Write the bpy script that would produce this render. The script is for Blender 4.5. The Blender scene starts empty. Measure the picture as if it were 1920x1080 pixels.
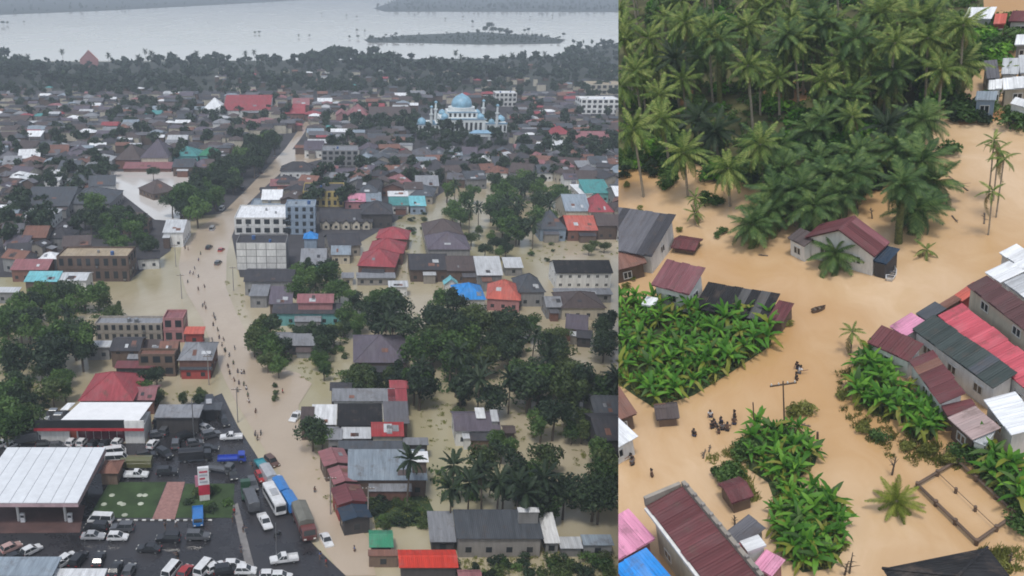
import bpy, bmesh, math, random
import numpy as np
from mathutils import Vector, Matrix, Euler
random.seed(7); rng = np.random.default_rng(7)
SC = bpy.context.scene
COL = SC.collection
R_ = math.radians
# ------------------------------------------------------------------ camera, sky, sun, exposure
FOC, PPX, PPY, PITCH, CAMH = 1700.0, 660.0, 540.0, R_(19.0), 100.0
cam = bpy.data.cameras.new('camera'); camo = bpy.data.objects.new('camera', cam); COL.objects.link(camo)
cam.sensor_fit = 'HORIZONTAL'; cam.sensor_width = 36.0; cam.lens = FOC / 1920 * 36.0
cam.shift_x = (960 - PPX) / 1920; cam.clip_start = 0.5; cam.clip_end = 60000
camo.location = (0, 0, CAMH); camo.rotation_euler = (math.pi / 2 - PITCH, 0, 0)
SC.camera = camo
world = bpy.data.worlds.new('World'); SC.world = world; world.use_nodes = True
wt = world.node_tree; wt.nodes.clear()
sky = wt.nodes.new('ShaderNodeTexSky'); sky.sky_type = 'NISHITA'; sky.sun_disc = False
SUN_EL, SUN_ROT = R_(62), R_(205)
sky.sun_elevation = SUN_EL; sky.sun_rotation = SUN_ROT
sky.air_density = 1.0; sky.dust_density = 1.3; sky.ozone_density = 1.0
hs = wt.nodes.new('ShaderNodeHueSaturation'); hs.inputs['Saturation'].default_value = 0.5
bg = wt.nodes.new('ShaderNodeBackground'); bg.inputs['Strength'].default_value = 0.14
wo = wt.nodes.new('ShaderNodeOutputWorld')
wt.links.new(sky.outputs[0], hs.inputs['Color']); wt.links.new(hs.outputs[0], bg.inputs['Color']); wt.links.new(bg.outputs[0], wo.inputs[0])
sl = bpy.data.lights.new('sun', 'SUN'); so = bpy.data.objects.new('sun', sl); COL.objects.link(so)
sl.energy = 1.5; sl.angle = R_(10); sl.color = (1.0, 0.96, 0.9)
# sun azimuth: the sky's rotation is measured from +Y towards +X
sdir = Vector((math.sin(SUN_ROT) * math.cos(SUN_EL), math.cos(SUN_ROT) * math.cos(SUN_EL), math.sin(SUN_EL)))
so.rotation_euler = sdir.to_track_quat('Z', 'Y').to_euler(); so.location = (0, 0, 400)
SC.view_settings.view_transform = 'Standard'; SC.view_settings.look = 'None'; SC.view_settings.gamma = 1
SC.view_settings.use_curve_mapping = False; SC.view_settings.exposure = 0.35
SC.cycles.filter_width = 1.8; SC.cycles.max_bounces = 6; SC.cycles.diffuse_bounces = 2; SC.cycles.glossy_bounces = 2
SC.cycles.transmission_bounces = 2; SC.cycles.transparent_max_bounces = 4; SC.cycles.volume_bounces = 0; SC.cycles.use_denoising = True

# ------------------------------------------------------------------ frames: the level town, and the slope on the right
CAMP = Vector((0, 0, CAMH))
FWD = Vector((0, math.cos(PITCH), -math.sin(PITCH))); UPV = Vector((0, math.sin(PITCH), math.cos(PITCH))); RGT = Vector((1, 0, 0))
def wray(px, py): return FWD + RGT * ((px - PPX) / FOC) + UPV * ((PPY - py) / FOC)
class Frame:
    def __init__(s, M):
        s.M = M; s.I = M.inverted(); s.c = s.I @ CAMP; s.q = s.I.to_3x3()
    def ray(s, px, py): return s.q @ wray(px, py)
    def at(s, px, py, z=0.0):
        d = s.ray(px, py); t = (z - s.c.z) / d.z; return s.c + d * t
    def scale(s, p):   # photo pixels per metre at local point p
        w = s.M @ Vector(p); return FOC / max(1e-3, (w - CAMP).dot(FWD))
    def pix(s, p):
        w = (s.M @ Vector(p)) - CAMP; d = w.dot(FWD); return (PPX + FOC * w.x / d, PPY - FOC * w.dot(UPV) / d)
L = Frame(Matrix.Identity(4))
EDGE = 1159.5
_th = R_(37.0); _dc = wray(1540, 540); _C = CAMP + _dc * 105.0; _d = _dc.normalized(); _u = UPV - _d * UPV.dot(_d); _u.normalize()
_r = _d.cross(_u); _N = _u * math.cos(_th) - _d * math.sin(_th); _F = _u * math.sin(_th) + _d * math.cos(_th)
RM = Matrix(((_r.x, _F.x, _N.x, _C.x), (_r.y, _F.y, _N.y, _C.y), (_r.z, _F.z, _N.z, _C.z), (0, 0, 0, 1)))
R = Frame(RM)

# ------------------------------------------------------------------ materials
MATS = {}
def _nt(name):
    m = bpy.data.materials.new(name); m.use_nodes = True; t = m.node_tree; t.nodes.clear()
    o = t.nodes.new('ShaderNodeOutputMaterial'); b = t.nodes.new('ShaderNodeBsdfPrincipled'); t.links.new(b.outputs[0], o.inputs[0])
    return m, t, b, o
def _n(t, typ, **kw):
    n = t.nodes.new(typ)
    for k, v in kw.items():
        if k in n.inputs: n.inputs[k].default_value = v
        else: setattr(n, k, v)
    return n
def _coord(t, scale=(1, 1, 1), world=False):
    """object coordinates shifted by the object's own place, so that look-alikes weather differently"""
    if world:
        g = _n(t, 'ShaderNodeNewGeometry'); src = g.outputs['Position']
    else:
        tc = _n(t, 'ShaderNodeTexCoord'); oi = _n(t, 'ShaderNodeObjectInfo'); a = _n(t, 'ShaderNodeVectorMath', operation='MULTIPLY_ADD')
        t.links.new(oi.outputs['Random'], a.inputs[0]); a.inputs[1].default_value = (37, 53, 71); t.links.new(tc.outputs['Object'], a.inputs[2]); src = a.outputs[0]
    mp = _n(t, 'ShaderNodeMapping'); mp.inputs['Scale'].default_value = scale; t.links.new(src, mp.inputs['Vector']); return mp.outputs[0]
def _noise(t, vec, scale, detail=3, rough=0.6):
    n = _n(t, 'ShaderNodeTexNoise'); n.inputs['Scale'].default_value = scale; n.inputs['Detail'].default_value = detail; n.inputs['Roughness'].default_value = rough
    t.links.new(vec, n.inputs['Vector']); return n.outputs[0]
def _ramp(t, fac, pts):
    r = _n(t, 'ShaderNodeValToRGB'); e = r.color_ramp.elements
    while len(e) < len(pts): e.new(0.5)
    for k, (p, c) in enumerate(pts): e[k].position = p; e[k].color = (*c, 1)
    t.links.new(fac, r.inputs[0]); return r.outputs[0]
def _mix(t, fac, a, b, typ='MIX'):
    m = _n(t, 'ShaderNodeMix', data_type='RGBA', blend_type=typ)
    for s, v in ((0, fac), (6, a), (7, b)):
        if hasattr(v, 'links'): t.links.new(v, m.inputs[s])
        elif isinstance(v, (int, float)): m.inputs[s].default_value = v
        else: m.inputs[s].default_value = (*v, 1)
    return m.outputs[2]
def sc(c, k): return tuple(max(0.0, min(1.0, x * k)) for x in c)
def _rand_val(t, col, lo, hi):
    oi = _n(t, 'ShaderNodeObjectInfo'); mr = _n(t, 'ShaderNodeMapRange'); mr.inputs['To Min'].default_value = lo; mr.inputs['To Max'].default_value = hi
    t.links.new(oi.outputs['Random'], mr.inputs[0]); return _mix(t, 1.0, col, mr.outputs[0], 'MULTIPLY')
def m_plain(name, c, rough=0.7, var=0.25, scale=0.6, metal=0.0, world=False):
    if name in MATS: return MATS[name]
    m, t, b, o = _nt(name); v = _coord(t, world=world); f = _noise(t, v, scale, 5)
    col = _ramp(t, f, [(0.3, sc(c, 1 - var)), (0.7, sc(c, 1 + var))]); t.links.new(col, b.inputs['Base Color'])
    b.inputs['Roughness'].default_value = rough; b.inputs['Metallic'].default_value = metal; MATS[name] = m; return m
def m_roof(name, c, rust=0.25, rough=0.72, period=0.35, dirt=(0.10, 0.075, 0.06)):
    """corrugated sheet: slope streaks, blotches of rust, fine ribs along the ridge direction"""
    if name in MATS: return MATS[name]
    m, t, b, o = _nt(name)
    st = _noise(t, _coord(t, (1.6, 0.18, 0.18)), 1.0, 4, 0.65); bl = _noise(t, _coord(t), 0.35, 6, 0.7)
    col = _ramp(t, st, [(0.28, sc(c, 0.72)), (0.52, c), (0.75, sc(c, 1.28))])
    fd = _noise(t, _coord(t, (.5, .5, .5)), 0.5, 4, 0.6); lum = sum(c) / 3; col = _mix(t, _ramp(t, fd, [(0.5, (0, 0, 0)), (0.78, (0.55, 0.55, 0.55))]), col, tuple(.55 * x + .45 * min(.6, lum * 1.15 + .06) for x in c))
    rf = _ramp(t, bl, [(0.54, (0, 0, 0)), (0.72, (rust * 2, rust * 2, rust * 2))]); col = _mix(t, rf, col, dirt)
    t.links.new(_rand_val(t, col, 0.88, 1.12), b.inputs['Base Color']); b.inputs['Roughness'].default_value = rough; b.inputs['Specular IOR Level'].default_value = 0.3
    w = _n(t, 'ShaderNodeTexWave', wave_type='BANDS', bands_direction='X'); w.inputs['Scale'].default_value = 0.314 / period; w.inputs['Distortion'].default_value = 0
    tc = _n(t, 'ShaderNodeTexCoord'); t.links.new(tc.outputs['Object'], w.inputs['Vector'])
    bp = _n(t, 'ShaderNodeBump'); bp.inputs['Strength'].default_value = 0.5; bp.inputs['Distance'].default_value = 0.06; t.links.new(w.outputs[1], bp.inputs['Height']); t.links.new(bp.outputs[0], b.inputs['Normal'])
    MATS[name] = m; return m
def m_wall(name, c, stain=0.25, rough=0.85):
    if name in MATS: return MATS[name]
    m, t, b, o = _nt(name)
    st = _noise(t, _coord(t, (0.9, 0.9, 0.15)), 1.3, 5, 0.7); bl = _noise(t, _coord(t), 0.5, 5)
    col = _ramp(t, st, [(0.35, sc(c, 1 - stain)), (0.6, c)]); col = _mix(t, _ramp(t, bl, [(0.5, (0, 0, 0)), (0.8, (0.5, 0.5, 0.5))]), col, sc(c, 0.6))
    t.links.new(_rand_val(t, col, 0.85, 1.1), b.inputs['Base Color']); b.inputs['Roughness'].default_value = rough; MATS[name] = m; return m
def m_leaf(name, dark, mid, light, trans=0.3, rough=0.55):
    """foliage: every leaf clump has its own green, every plant a slightly different one"""
    if name in MATS: return MATS[name]
    m, t, b, o = _nt(name); g = _n(t, 'ShaderNodeNewGeometry')
    oi = _n(t, 'ShaderNodeObjectInfo'); ad = _n(t, 'ShaderNodeMath', operation='MULTIPLY_ADD'); ad.inputs[1].default_value = 0.45; ad.inputs[2].default_value = 0.0
    t.links.new(oi.outputs['Random'], ad.inputs[0]); a2 = _n(t, 'ShaderNodeMath', operation='MULTIPLY_ADD'); a2.inputs[1].default_value = 0.55
    t.links.new(g.outputs['Random Per Island'], a2.inputs[0]); t.links.new(ad.outputs[0], a2.inputs[2])
    col = _ramp(t, a2.outputs[0], [(0.08, dark), (0.5, mid), (0.95, light)]); t.links.new(col, b.inputs['Base Color'])
    b.inputs['Roughness'].default_value = rough; b.inputs['Specular IOR Level'].default_value = 0.3
    tr = _n(t, 'ShaderNodeBsdfTranslucent'); t.links.new(col, tr.inputs[0]); mx = _n(t, 'ShaderNodeMixShader'); mx.inputs[0].default_value = trans
    t.links.new(b.outputs[0], mx.inputs[1]); t.links.new(tr.outputs[0], mx.inputs[2]); t.links.new(mx.outputs[0], o.inputs[0]); MATS[name] = m; return m
def m_water(name, a, b_, scale, rough=0.10, bump=0.25, bscale=0.5, spec=0.5, patch_tone=None, rot=0.5):
    """silty flood water: plumes of silt colour (with painted reflection tones in the village) and drawn-out current streaks under a weakly reflecting, ruffled surface"""
    if name in MATS: return MATS[name]
    m, t, b, o = _nt(name); v0 = _coord(t, (1, 1, 1), world=True); mp = _n(t, 'ShaderNodeMapping'); mp.inputs['Rotation'].default_value = (0, 0, rot); mp.inputs['Scale'].default_value = (1, .28, 1); t.links.new(v0, mp.inputs['Vector']); v = mp.outputs[0]
    wn = _n(t, 'ShaderNodeTexNoise'); wn.inputs['Scale'].default_value = scale * 1.5; t.links.new(v0, wn.inputs['Vector']); wv = _n(t, 'ShaderNodeVectorMath', operation='MULTIPLY_ADD'); t.links.new(wn.outputs['Color'], wv.inputs[0]); wv.inputs[1].default_value = (.9 / scale,) * 3; t.links.new(v, wv.inputs[2])
    f = _noise(t, wv.outputs[0], scale, 7, 0.62); f2 = _noise(t, wv.outputs[0], scale * 6, 5, 0.65); f3 = _noise(t, v0, scale * .6, 3, .5)
    col = _ramp(t, f, [(0.34, a), (0.66, b_)]); col = _mix(t, _ramp(t, f2, [(0.42, (0, 0, 0)), (0.78, (0.3, 0.3, 0.3))]), col, sc(a, 0.92)); col = _mix(t, _ramp(t, f3, [(0.45, (0, 0, 0)), (0.70, (0.75, 0.75, 0.75))]), col, patch_tone or sc(a, .9))
    t.links.new(col, b.inputs['Base Color']); b.inputs['Roughness'].default_value = .8; b.inputs['Specular IOR Level'].default_value = 0; b.inputs['Coat Weight'].default_value = 1.0; b.inputs['Coat IOR'].default_value = 1.36 + .2 * (spec - .5); t.links.new(_ramp(t, f2, [(.35, (rough,) * 3), (.7, (rough + .10,) * 3)]), b.inputs['Coat Roughness'])
    n = _noise(t, v0, bscale, 5, 0.6); n2 = _noise(t, v, bscale * 3.5, 3, .5); ad = _n(t, 'ShaderNodeMath', operation='ADD'); t.links.new(n, ad.inputs[0]); t.links.new(n2, ad.inputs[1]); bp = _n(t, 'ShaderNodeBump'); bp.inputs['Strength'].default_value = bump; bp.inputs['Distance'].default_value = 0.3
    t.links.new(ad.outputs[0], bp.inputs['Height']); t.links.new(bp.outputs[0], b.inputs['Coat Normal']); MATS[name] = m; return m
def m_glass(name, c=(0.03, 0.035, 0.04)):
    if name in MATS: return MATS[name]
    m, t, b, o = _nt(name); b.inputs['Base Color'].default_value = (*c, 1); b.inputs['Roughness'].default_value = 0.08; MATS[name] = m; return m
def m_paint(name, c, rough=0.3):
    if name in MATS: return MATS[name]
    m, t, b, o = _nt(name); f = _noise(t, _coord(t), 1.2, 4); col = _ramp(t, f, [(0.35, sc(c, 0.8)), (0.65, c)])
    t.links.new(col, b.inputs['Base Color']); b.inputs['Roughness'].default_value = rough; b.inputs['Coat Weight'].default_value = 0.5; b.inputs['Coat Roughness'].default_value = 0.1
    MATS[name] = m; return m
PAL = dict(grey=(.12, .12, .135), dark=(.05, .05, .058), brown=(.085, .066, .064), purple=(.11, .095, .12), maroon=(.15, .048, .055), red=(.34, .04, .045),
           salmon=(.50, .12, .09), pink=(.62, .26, .36), dullpink=(.28, .12, .13), white=(.72, .74, .76), pale=(.46, .48, .50), teal=(.07, .27, .27), blue=(.03, .24, .62),
           steel=(.24, .29, .34), rust=(.20, .10, .075), black=(.016, .016, .018), green=(.04, .23, .13), midgrey=(.22, .23, .25), tan=(.36, .29, .20), orange=(.55, .12, .04),
           turq=(.16, .45, .50), scarlet=(.62, .05, .03), rose=(.30, .058, .07), navy=(.025, .045, .075), slate=(.075, .085, .10))
WAL = dict(white=(.74, .74, .72), cream=(.55, .50, .40), grey=(.26, .26, .26), dirty=(.32, .29, .25), brown=(.13, .09, .07), dark=(.06, .055, .055), yellow=(.55, .43, .16),
           teal=(.15, .38, .38), pink=(.42, .20, .20), brick=(.20, .10, .075), blue=(.30, .38, .48), wood=(.16, .11, .08), conc=(.30, .28, .26), red=(.35, .06, .05))
def roofm(k): return m_roof('roof_' + k, PAL[k], rust=0.14 if k in ('white', 'pale', 'blue', 'scarlet') else 0.36)
def wallm(k): return m_wall('wall_' + k, WAL[k])
GLASS = m_glass('window_glass'); FRAME = m_plain('frame_white', (.6, .6, .58), 0.5, 0.1); WOODF = m_plain('frame_wood', (.12, .08, .055), 0.7)
DARK = m_plain('dark_opening', (.02, .02, .02), 0.9); STEEL = m_plain('steel', (.35, .36, .37), 0.35, 0.15, metal=0.8); RUBBER = m_plain('rubber', (.02, .02, .02), 0.8)
# ------------------------------------------------------------------ mesh helpers
class MB:
    def __init__(s): s.v = []; s.f = []; s.m = []
    def poly(s, pts, m=0):
        b = len(s.v); s.v += [tuple(p) for p in pts]; s.f.append(tuple(range(b, b + len(pts)))); s.m.append(m)
    def box(s, x0, y0, z0, x1, y1, z1, m=0):
        b = len(s.v); s.v += [(x0, y0, z0), (x1, y0, z0), (x1, y1, z0), (x0, y1, z0), (x0, y0, z1), (x1, y0, z1), (x1, y1, z1), (x0, y1, z1)]
        for q in ((0, 3, 2, 1), (4, 5, 6, 7), (0, 1, 5, 4), (1, 2, 6, 5), (2, 3, 7, 6), (3, 0, 4, 7)): s.f.append(tuple(b + i for i in q)); s.m.append(m)
    def prism(s, prof, x0, x1, m=0):     # closed (y,z) profile swept along x
        n = len(prof); b = len(s.v); s.v += [(x0, y, z) for y, z in prof] + [(x1, y, z) for y, z in prof]
        for i in range(n): j = (i + 1) % n; s.f.append((b + i, b + j, b + n + j, b + n + i)); s.m.append(m)
        s.f.append(tuple(b + i for i in reversed(range(n)))); s.m.append(m); s.f.append(tuple(b + n + i for i in range(n))); s.m.append(m)
    def slab(s, pts, th, m=0):           # polygon with thickness below it
        n = len(pts); b = len(s.v); s.v += [tuple(p) for p in pts] + [(p[0], p[1], p[2] - th) for p in pts]
        s.f.append(tuple(b + i for i in range(n))); s.m.append(m); s.f.append(tuple(b + n + i for i in reversed(range(n)))); s.m.append(m)
        for i in range(n): j = (i + 1) % n; s.f.append((b + j, b + i, b + n + i, b + n + j)); s.m.append(m)
    def tube(s, pts, rad, n=6, m=0):
        pts = [Vector(p) for p in pts]; rings = []
        for i, p in enumerate(pts):
            d = (pts[min(i + 1, len(pts) - 1)] - pts[max(i - 1, 0)]).normalized(); a = d.orthogonal().normalized(); c = d.cross(a)
            if i and (a.dot(la) < 0.9): a = (la - d * la.dot(d)).normalized(); c = d.cross(a)
            la = a; r = rad[i] if hasattr(rad, '__len__') else rad; b = len(s.v)
            s.v += [tuple(p + (a * math.cos(k * 2 * math.pi / n) + c * math.sin(k * 2 * math.pi / n)) * r) for k in range(n)]; rings.append(b)
        for a, b in zip(rings, rings[1:]):
            for k in range(n): j = (k + 1) % n; s.f.append((a + k, a + j, b + j, b + k)); s.m.append(m)
        s.f.append(tuple(rings[0] + k for k in reversed(range(n)))); s.m.append(m); s.f.append(tuple(rings[-1] + k for k in range(n))); s.m.append(m)
    def lathe(s, prof, n=16, c=(0, 0, 0), m=0):   # (r,z) profile
        b = len(s.v); k = len(prof)
        for i in range(n):
            a = 2 * math.pi * i / n; s.v += [(c[0] + r * math.cos(a), c[1] + r * math.sin(a), c[2] + z) for r, z in prof]
        for i in range(n):
            j = (i + 1) % n
            for q in range(k - 1): s.f.append((b + i * k + q, b + j * k + q, b + j * k + q + 1, b + i * k + q + 1)); s.m.append(m)
    def mesh(s, name, mats, smooth=False):
        me = bpy.data.meshes.new(name); me.from_pydata(s.v, [], s.f)
        for q in (mats if isinstance(mats, (list, tuple)) else [mats]): me.materials.append(q)
        if any(s.m): me.polygons.foreach_set('material_index', s.m)
        if smooth: me.polygons.foreach_set('use_smooth', [True] * len(me.polygons))
        me.update(); return me
def fast_mesh(name, V, Fq, mats, midx=None, smooth=False):
    """V (n,3), Fq (m,4) arrays"""
    me = bpy.data.meshes.new(name); nv, nf = len(V), len(Fq); k = Fq.shape[1]
    me.vertices.add(nv); me.vertices.foreach_set('co', np.asarray(V, np.float32).ravel()); me.loops.add(nf * k); me.loops.foreach_set('vertex_index', np.asarray(Fq, np.int32).ravel())
    me.polygons.add(nf); me.polygons.foreach_set('loop_start', np.arange(0, nf * k, k, dtype=np.int32))
    try: me.polygons.foreach_set('loop_total', np.full(nf, k, np.int32))
    except Exception: pass
    for q in (mats if isinstance(mats, (list, tuple)) else [mats]): me.materials.append(q)
    if midx is not None: me.polygons.foreach_set('material_index', np.asarray(midx, np.int32))
    me.update(calc_edges=True); me.validate(); return me
RSET = []      # objects of the right-hand slope (may be cut off along its edge)
def ob(name, me, parent=None, loc=None, rot=None, scale=None):
    o = bpy.data.objects.new(name, me); COL.objects.link(o)
    if parent is not None: o.parent = parent
    if loc is not None: o.location = loc
    if rot is not None: o.rotation_euler = rot
    if scale is not None: o.scale = scale
    return o
DEFER = []
def put(o, F, loc, yaw=0.0, scale=1.0, tilt=None):
    M = Matrix.Translation(Vector(loc)) @ Matrix.Rotation(yaw, 4, 'Z')
    if tilt is not None: M = M @ tilt
    if not hasattr(scale, '__len__'): scale = (scale,) * 3
    M = F.M @ M @ Matrix.Diagonal((*scale, 1)); o.matrix_basis = M
    if F is R: RSET.append(o)
def tag(o, label, cat, group=None, pix=None):
    """pix: the label is finished at the end with the nearest landmark"""
    o['category'] = cat
    if group: o['group'] = group
    if pix is not None: DEFER.append((o, label, pix, 'R' if pix[0] > EDGE else 'L'))
    else: o['label'] = label
    return o
def thing(name, label, cat, F, loc, yaw=0.0, scale=1.0, group=None, pix=None, tilt=None):
    o = bpy.data.objects.new(name, None); o.empty_display_size = 0.2; COL.objects.link(o); put(o, F, loc, yaw, scale, tilt); return tag(o, label, cat, group, pix)
def single(name, me, label, cat, F, loc, yaw=0.0, scale=1.0, group=None, pix=None, tilt=None):
    o = ob(name, me); put(o, F, loc, yaw, scale, tilt); return tag(o, label, cat, group, pix)
def struct(o, kind='structure'): o['kind'] = kind; return o
def dense(F, pts, z, closed=True, n=1):
    return [F.at(x, y, z) for x, y in pts]
def sheet(name, F, pts, z, mat, kind='structure'):
    mb = MB(); mb.poly([tuple(F.at(x, y, 0)[:2]) + (z,) for x, y in pts]); me = mb.mesh(name, mat)
    bm = bmesh.new(); bm.from_mesh(me); bmesh.ops.triangulate(bm, faces=bm.faces)
    for f in bm.faces:
        if f.normal.z < 0: f.normal_flip()
    bm.to_mesh(me); bm.free()
    o = ob(name, me); o.matrix_basis = F.M
    if F is R: RSET.append(o)
    return struct(o, kind)
def inpoly(x, y, P):
    c = False; j = len(P) - 1
    for i in range(len(P)):
        if (P[i][1] > y) != (P[j][1] > y) and x < (P[j][0] - P[i][0]) * (y - P[i][1]) / (P[j][1] - P[i][1]) + P[i][0]: c = not c
        j = i
    return c
def scatter(P, n, mind=0.0, tries=60):
    xs = [p[0] for p in P]; ys = [p[1] for p in P]; out = []
    for _ in range(n * tries):
        if len(out) >= n: break
        x, y = random.uniform(min(xs), max(xs)), random.uniform(min(ys), max(ys))
        if inpoly(x, y, P) and all((x - a) ** 2 + ((y - b) * 2) ** 2 > mind * mind for a, b in out): out.append((x, y))
    return out
# ------------------------------------------------------------------ buildings
def roof_sheets(par, w, y0, z0, y1, z1, mat, alt=None, x0=None):
    """sheets of corrugated iron laid side by side from eave (y0,z0) to ridge (y1,z1); each sheet an object"""
    n = max(2, round(w / 1.05)); s = w / n; x0 = -w / 2 if x0 is None else x0; V = []; Q = []
    k = 8; ln = math.hypot(y1 - y0, z1 - z0); nz = abs(y1 - y0) / ln; ny = -(z1 - z0) / ln * (1 if y1 > y0 else -1)
    for i in range(k + 1):
        a = 0.035 if i % 2 else 0.0; xx = s * 1.04 * i / k
        V += [(xx, y0 + ny * a, z0 + nz * a), (xx, y1 + ny * a, z1 + nz * a)]
    for i in range(k): Q.append((2 * i, 2 * i + 2, 2 * i + 3, 2 * i + 1) if y1 > y0 else (2 * i + 1, 2 * i + 3, 2 * i + 2, 2 * i))
    me = bpy.data.meshes.new('roof_sheet'); me.from_pydata(V, [], Q); me.materials.append(mat); dy = (y1 - y0) / ln; dz = (z1 - z0) / ln
    for i in range(n):
        j = random.uniform(-.07, .07); o = ob('roof_sheet', me, par, (x0 + s * i, dy * j, dz * j + random.uniform(0.02, 0.06)))
        if alt is not None and random.random() < 0.11: o.material_slots[0].link = 'OBJECT'; o.material_slots[0].material = alt
def windows_on(par, x0, x1, y, z0, z1, facing, n, det, wide=1.1, axis='x', fm=None):
    fm = fm or FRAME
    for i in range(n):
        c = x0 + (x1 - x0) * (i + .5) / n; hw = wide / 2
        key = ('win', round(wide, 2), round(z1 - z0, 2), det, fm.name)
        if key not in MCACHE:
            h = z1 - z0; mb = MB(); t = 0.09
            if det >= 2:
                for b in ((-hw, 0, 0, hw, .07, t), (-hw, 0, h - t, hw, .07, h), (-hw, 0, t, -hw + t, .07, h - t), (hw - t, 0, t, hw, .07, h - t), (-t / 2, 0, t, t / 2, .06, h - t)): mb.box(b[0], -b[4], b[2], b[3], .02, b[5])
            else: mb.box(-hw, -.05, 0, hw, .02, h)
            pb = MB(); pb.box(-hw + t, -.03, t, hw - t, .01, h - t); MCACHE[key] = (mb.mesh('window', fm if det >= 2 else GLASS), pb.mesh('pane', GLASS))
        me, pm = MCACHE[key]
        loc, rz = ((c, y, z0), 0 if facing < 0 else math.pi) if axis == 'x' else ((y, c, z0), -math.pi / 2 if facing < 0 else math.pi / 2)
        o = ob('window', me, par, loc, (0, 0, rz))
        if det >= 2: ob('pane', pm, o)
MCACHE = {}
def house(name, label, cat, F, c, w, d, h, rise, kind, rk, wk, yaw=0.0, det=1, over=0.45, group=None, pix=None, alt=None, base=-0.6, storeys=1):
    if kind == 'gy': yaw += math.pi / 2; w, d = d, w; kind = 'gx'
    over = min(over, w * .12, d * .12)
    t = thing(name, label, cat, F, (c[0], c[1], 0), yaw, 1.0, group, pix); rm = roofm(rk); wm = wallm(wk); W, D = w / 2, d / 2; a, b = W - over, D - over
    mb = MB(); rf = MB(); T = 0.12
    if kind == 'gx':
        zc = h + rise * (1 - b / D) - T - .03; mb.prism([(-b, base), (b, base), (b, zc), (0, h + rise - T - .03), (-b, zc)], -a, a)
        if det < 2:
            rf.slab([(-W, -D, h), (W, -D, h), (W, 0, h + rise), (-W, 0, h + rise)], T); rf.slab([(W, D, h), (-W, D, h), (-W, .003, h + rise), (W, .003, h + rise)], T)
        else:
            e = .1; rf.slab([(-W + .05, -D + .05, h - e), (W - .05, -D + .05, h - e), (W - .05, 0, h + rise - e), (-W + .05, 0, h + rise - e)], .05)
            rf.slab([(W - .05, D - .05, h - e), (-W + .05, D - .05, h - e), (-W + .05, .003, h + rise - e), (W - .05, .003, h + rise - e)], .05)
        rf.prism([(-.28, h + rise - .06), (.28, h + rise - .06), (0, h + rise + .12)], -W - .02, W + .02)
    elif kind in ('hip', 'pyr'):
        r = max(0.15, W - D * (1.0 if kind == 'hip' else 9)); mb.box(-a, -b, base, a, b, h - T)
        A, B, C_, Dd, E, G = (-W, -D, h), (W, -D, h), (W, D, h), (-W, D, h), (-r, 0, h + rise), (r, 0, h + rise)
        rf.poly([A, B, G, E]); rf.poly([C_, Dd, E, G]); rf.poly([B, C_, G]); rf.poly([Dd, A, E]); rf.poly([Dd, C_, B, A])
        for p, q in ((A, E), (B, G), (C_, G), (Dd, E), (E, G)): rf.tube([Vector(p) + Vector((0, 0, .03)), Vector(q) + Vector((0, 0, .03))], .13, 4)
    elif kind == 'flat':
        mb.box(-a, -b, base, a, b, h); rf.box(-W, -D, h + .004, W, D, h + .25)
    elif kind == 'shed':
        mb.prism([(-b, base), (b, base), (b, h + rise * (b + D) / d - T - .02), (-b, h + rise * (D - b) / d - T - .02)], -a, a)
        if det < 2: rf.slab([(-W, -D, h), (W, -D, h), (W, D, h + rise), (-W, D, h + rise)], T)
        else: rf.slab([(-W + .05, -D + .05, h - .1), (W - .05, -D + .05, h - .1), (W - .05, D - .05, h + rise - .1), (-W + .05, D - .05, h + rise - .1)], .05)
    ob('wall', mb.mesh('wall', wm), t); ro = ob('roof', rf.mesh('roof', rm), t)
    if det == 1 and kind in ('gx', 'hip', 'shed') and w > 5 and d > 4:
        sl = rise / (d if kind == 'shed' else D)
        for _ in range(random.choice((0, 1, 1, 2, 3))):
            pw, pd = random.uniform(.6, min(3.0, w * .3)), random.uniform(.8, 2.2); px_, y0_ = random.uniform(-W * .55, W * .45), random.uniform(-D * .9, -D * .55); y1_ = min(y0_ + pd, -D * .12); z = lambda yy: h + (yy + D) * sl + .07
            q = MB(); q.slab([(px_, y0_, z(y0_)), (px_ + pw, y0_, z(y0_)), (px_ + pw, y1_, z(y1_)), (px_, y1_, z(y1_))], .04); ob('roof_patch', q.mesh('roof_patch', roofm(random.choice(('pale', 'rust', 'dark', 'rust', 'midgrey', 'brown')))), ro)
        if random.random() < .45:
            lw, ld, lh = random.uniform(.3, .6) * w, random.uniform(1.6, 3.2), h - random.uniform(.5, 1.1); lx = random.uniform(-W, W - lw); q = MB(); q.slab([(lx, -D - ld, lh - .5), (lx + lw, -D - ld, lh - .5), (lx + lw, -b - .01, lh), (lx, -b - .01, lh)], .1); q2 = MB(); q2.box(lx + .25, -D - ld + .3, base, lx + lw - .25, -b - .02, lh - .65); lo = ob('lean_to', q2.mesh('lean_to', wallm(random.choice(('brown', 'dirty', 'grey', 'wood', 'brick')))), t); ob('roof', q.mesh('roof', roofm(random.choice(('rust', 'grey', 'brown', 'dark', 'midgrey', 'pale')))), lo)
    if det >= 2:
        al = roofm(alt) if alt else None
        if kind == 'gx': roof_sheets(ro, w, -D, h, 0, h + rise, rm, al); roof_sheets(ro, w, D, h, 0, h + rise, rm, al)
        elif kind == 'shed': roof_sheets(ro, w, -D, h, D, h + rise, rm, al)
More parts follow.
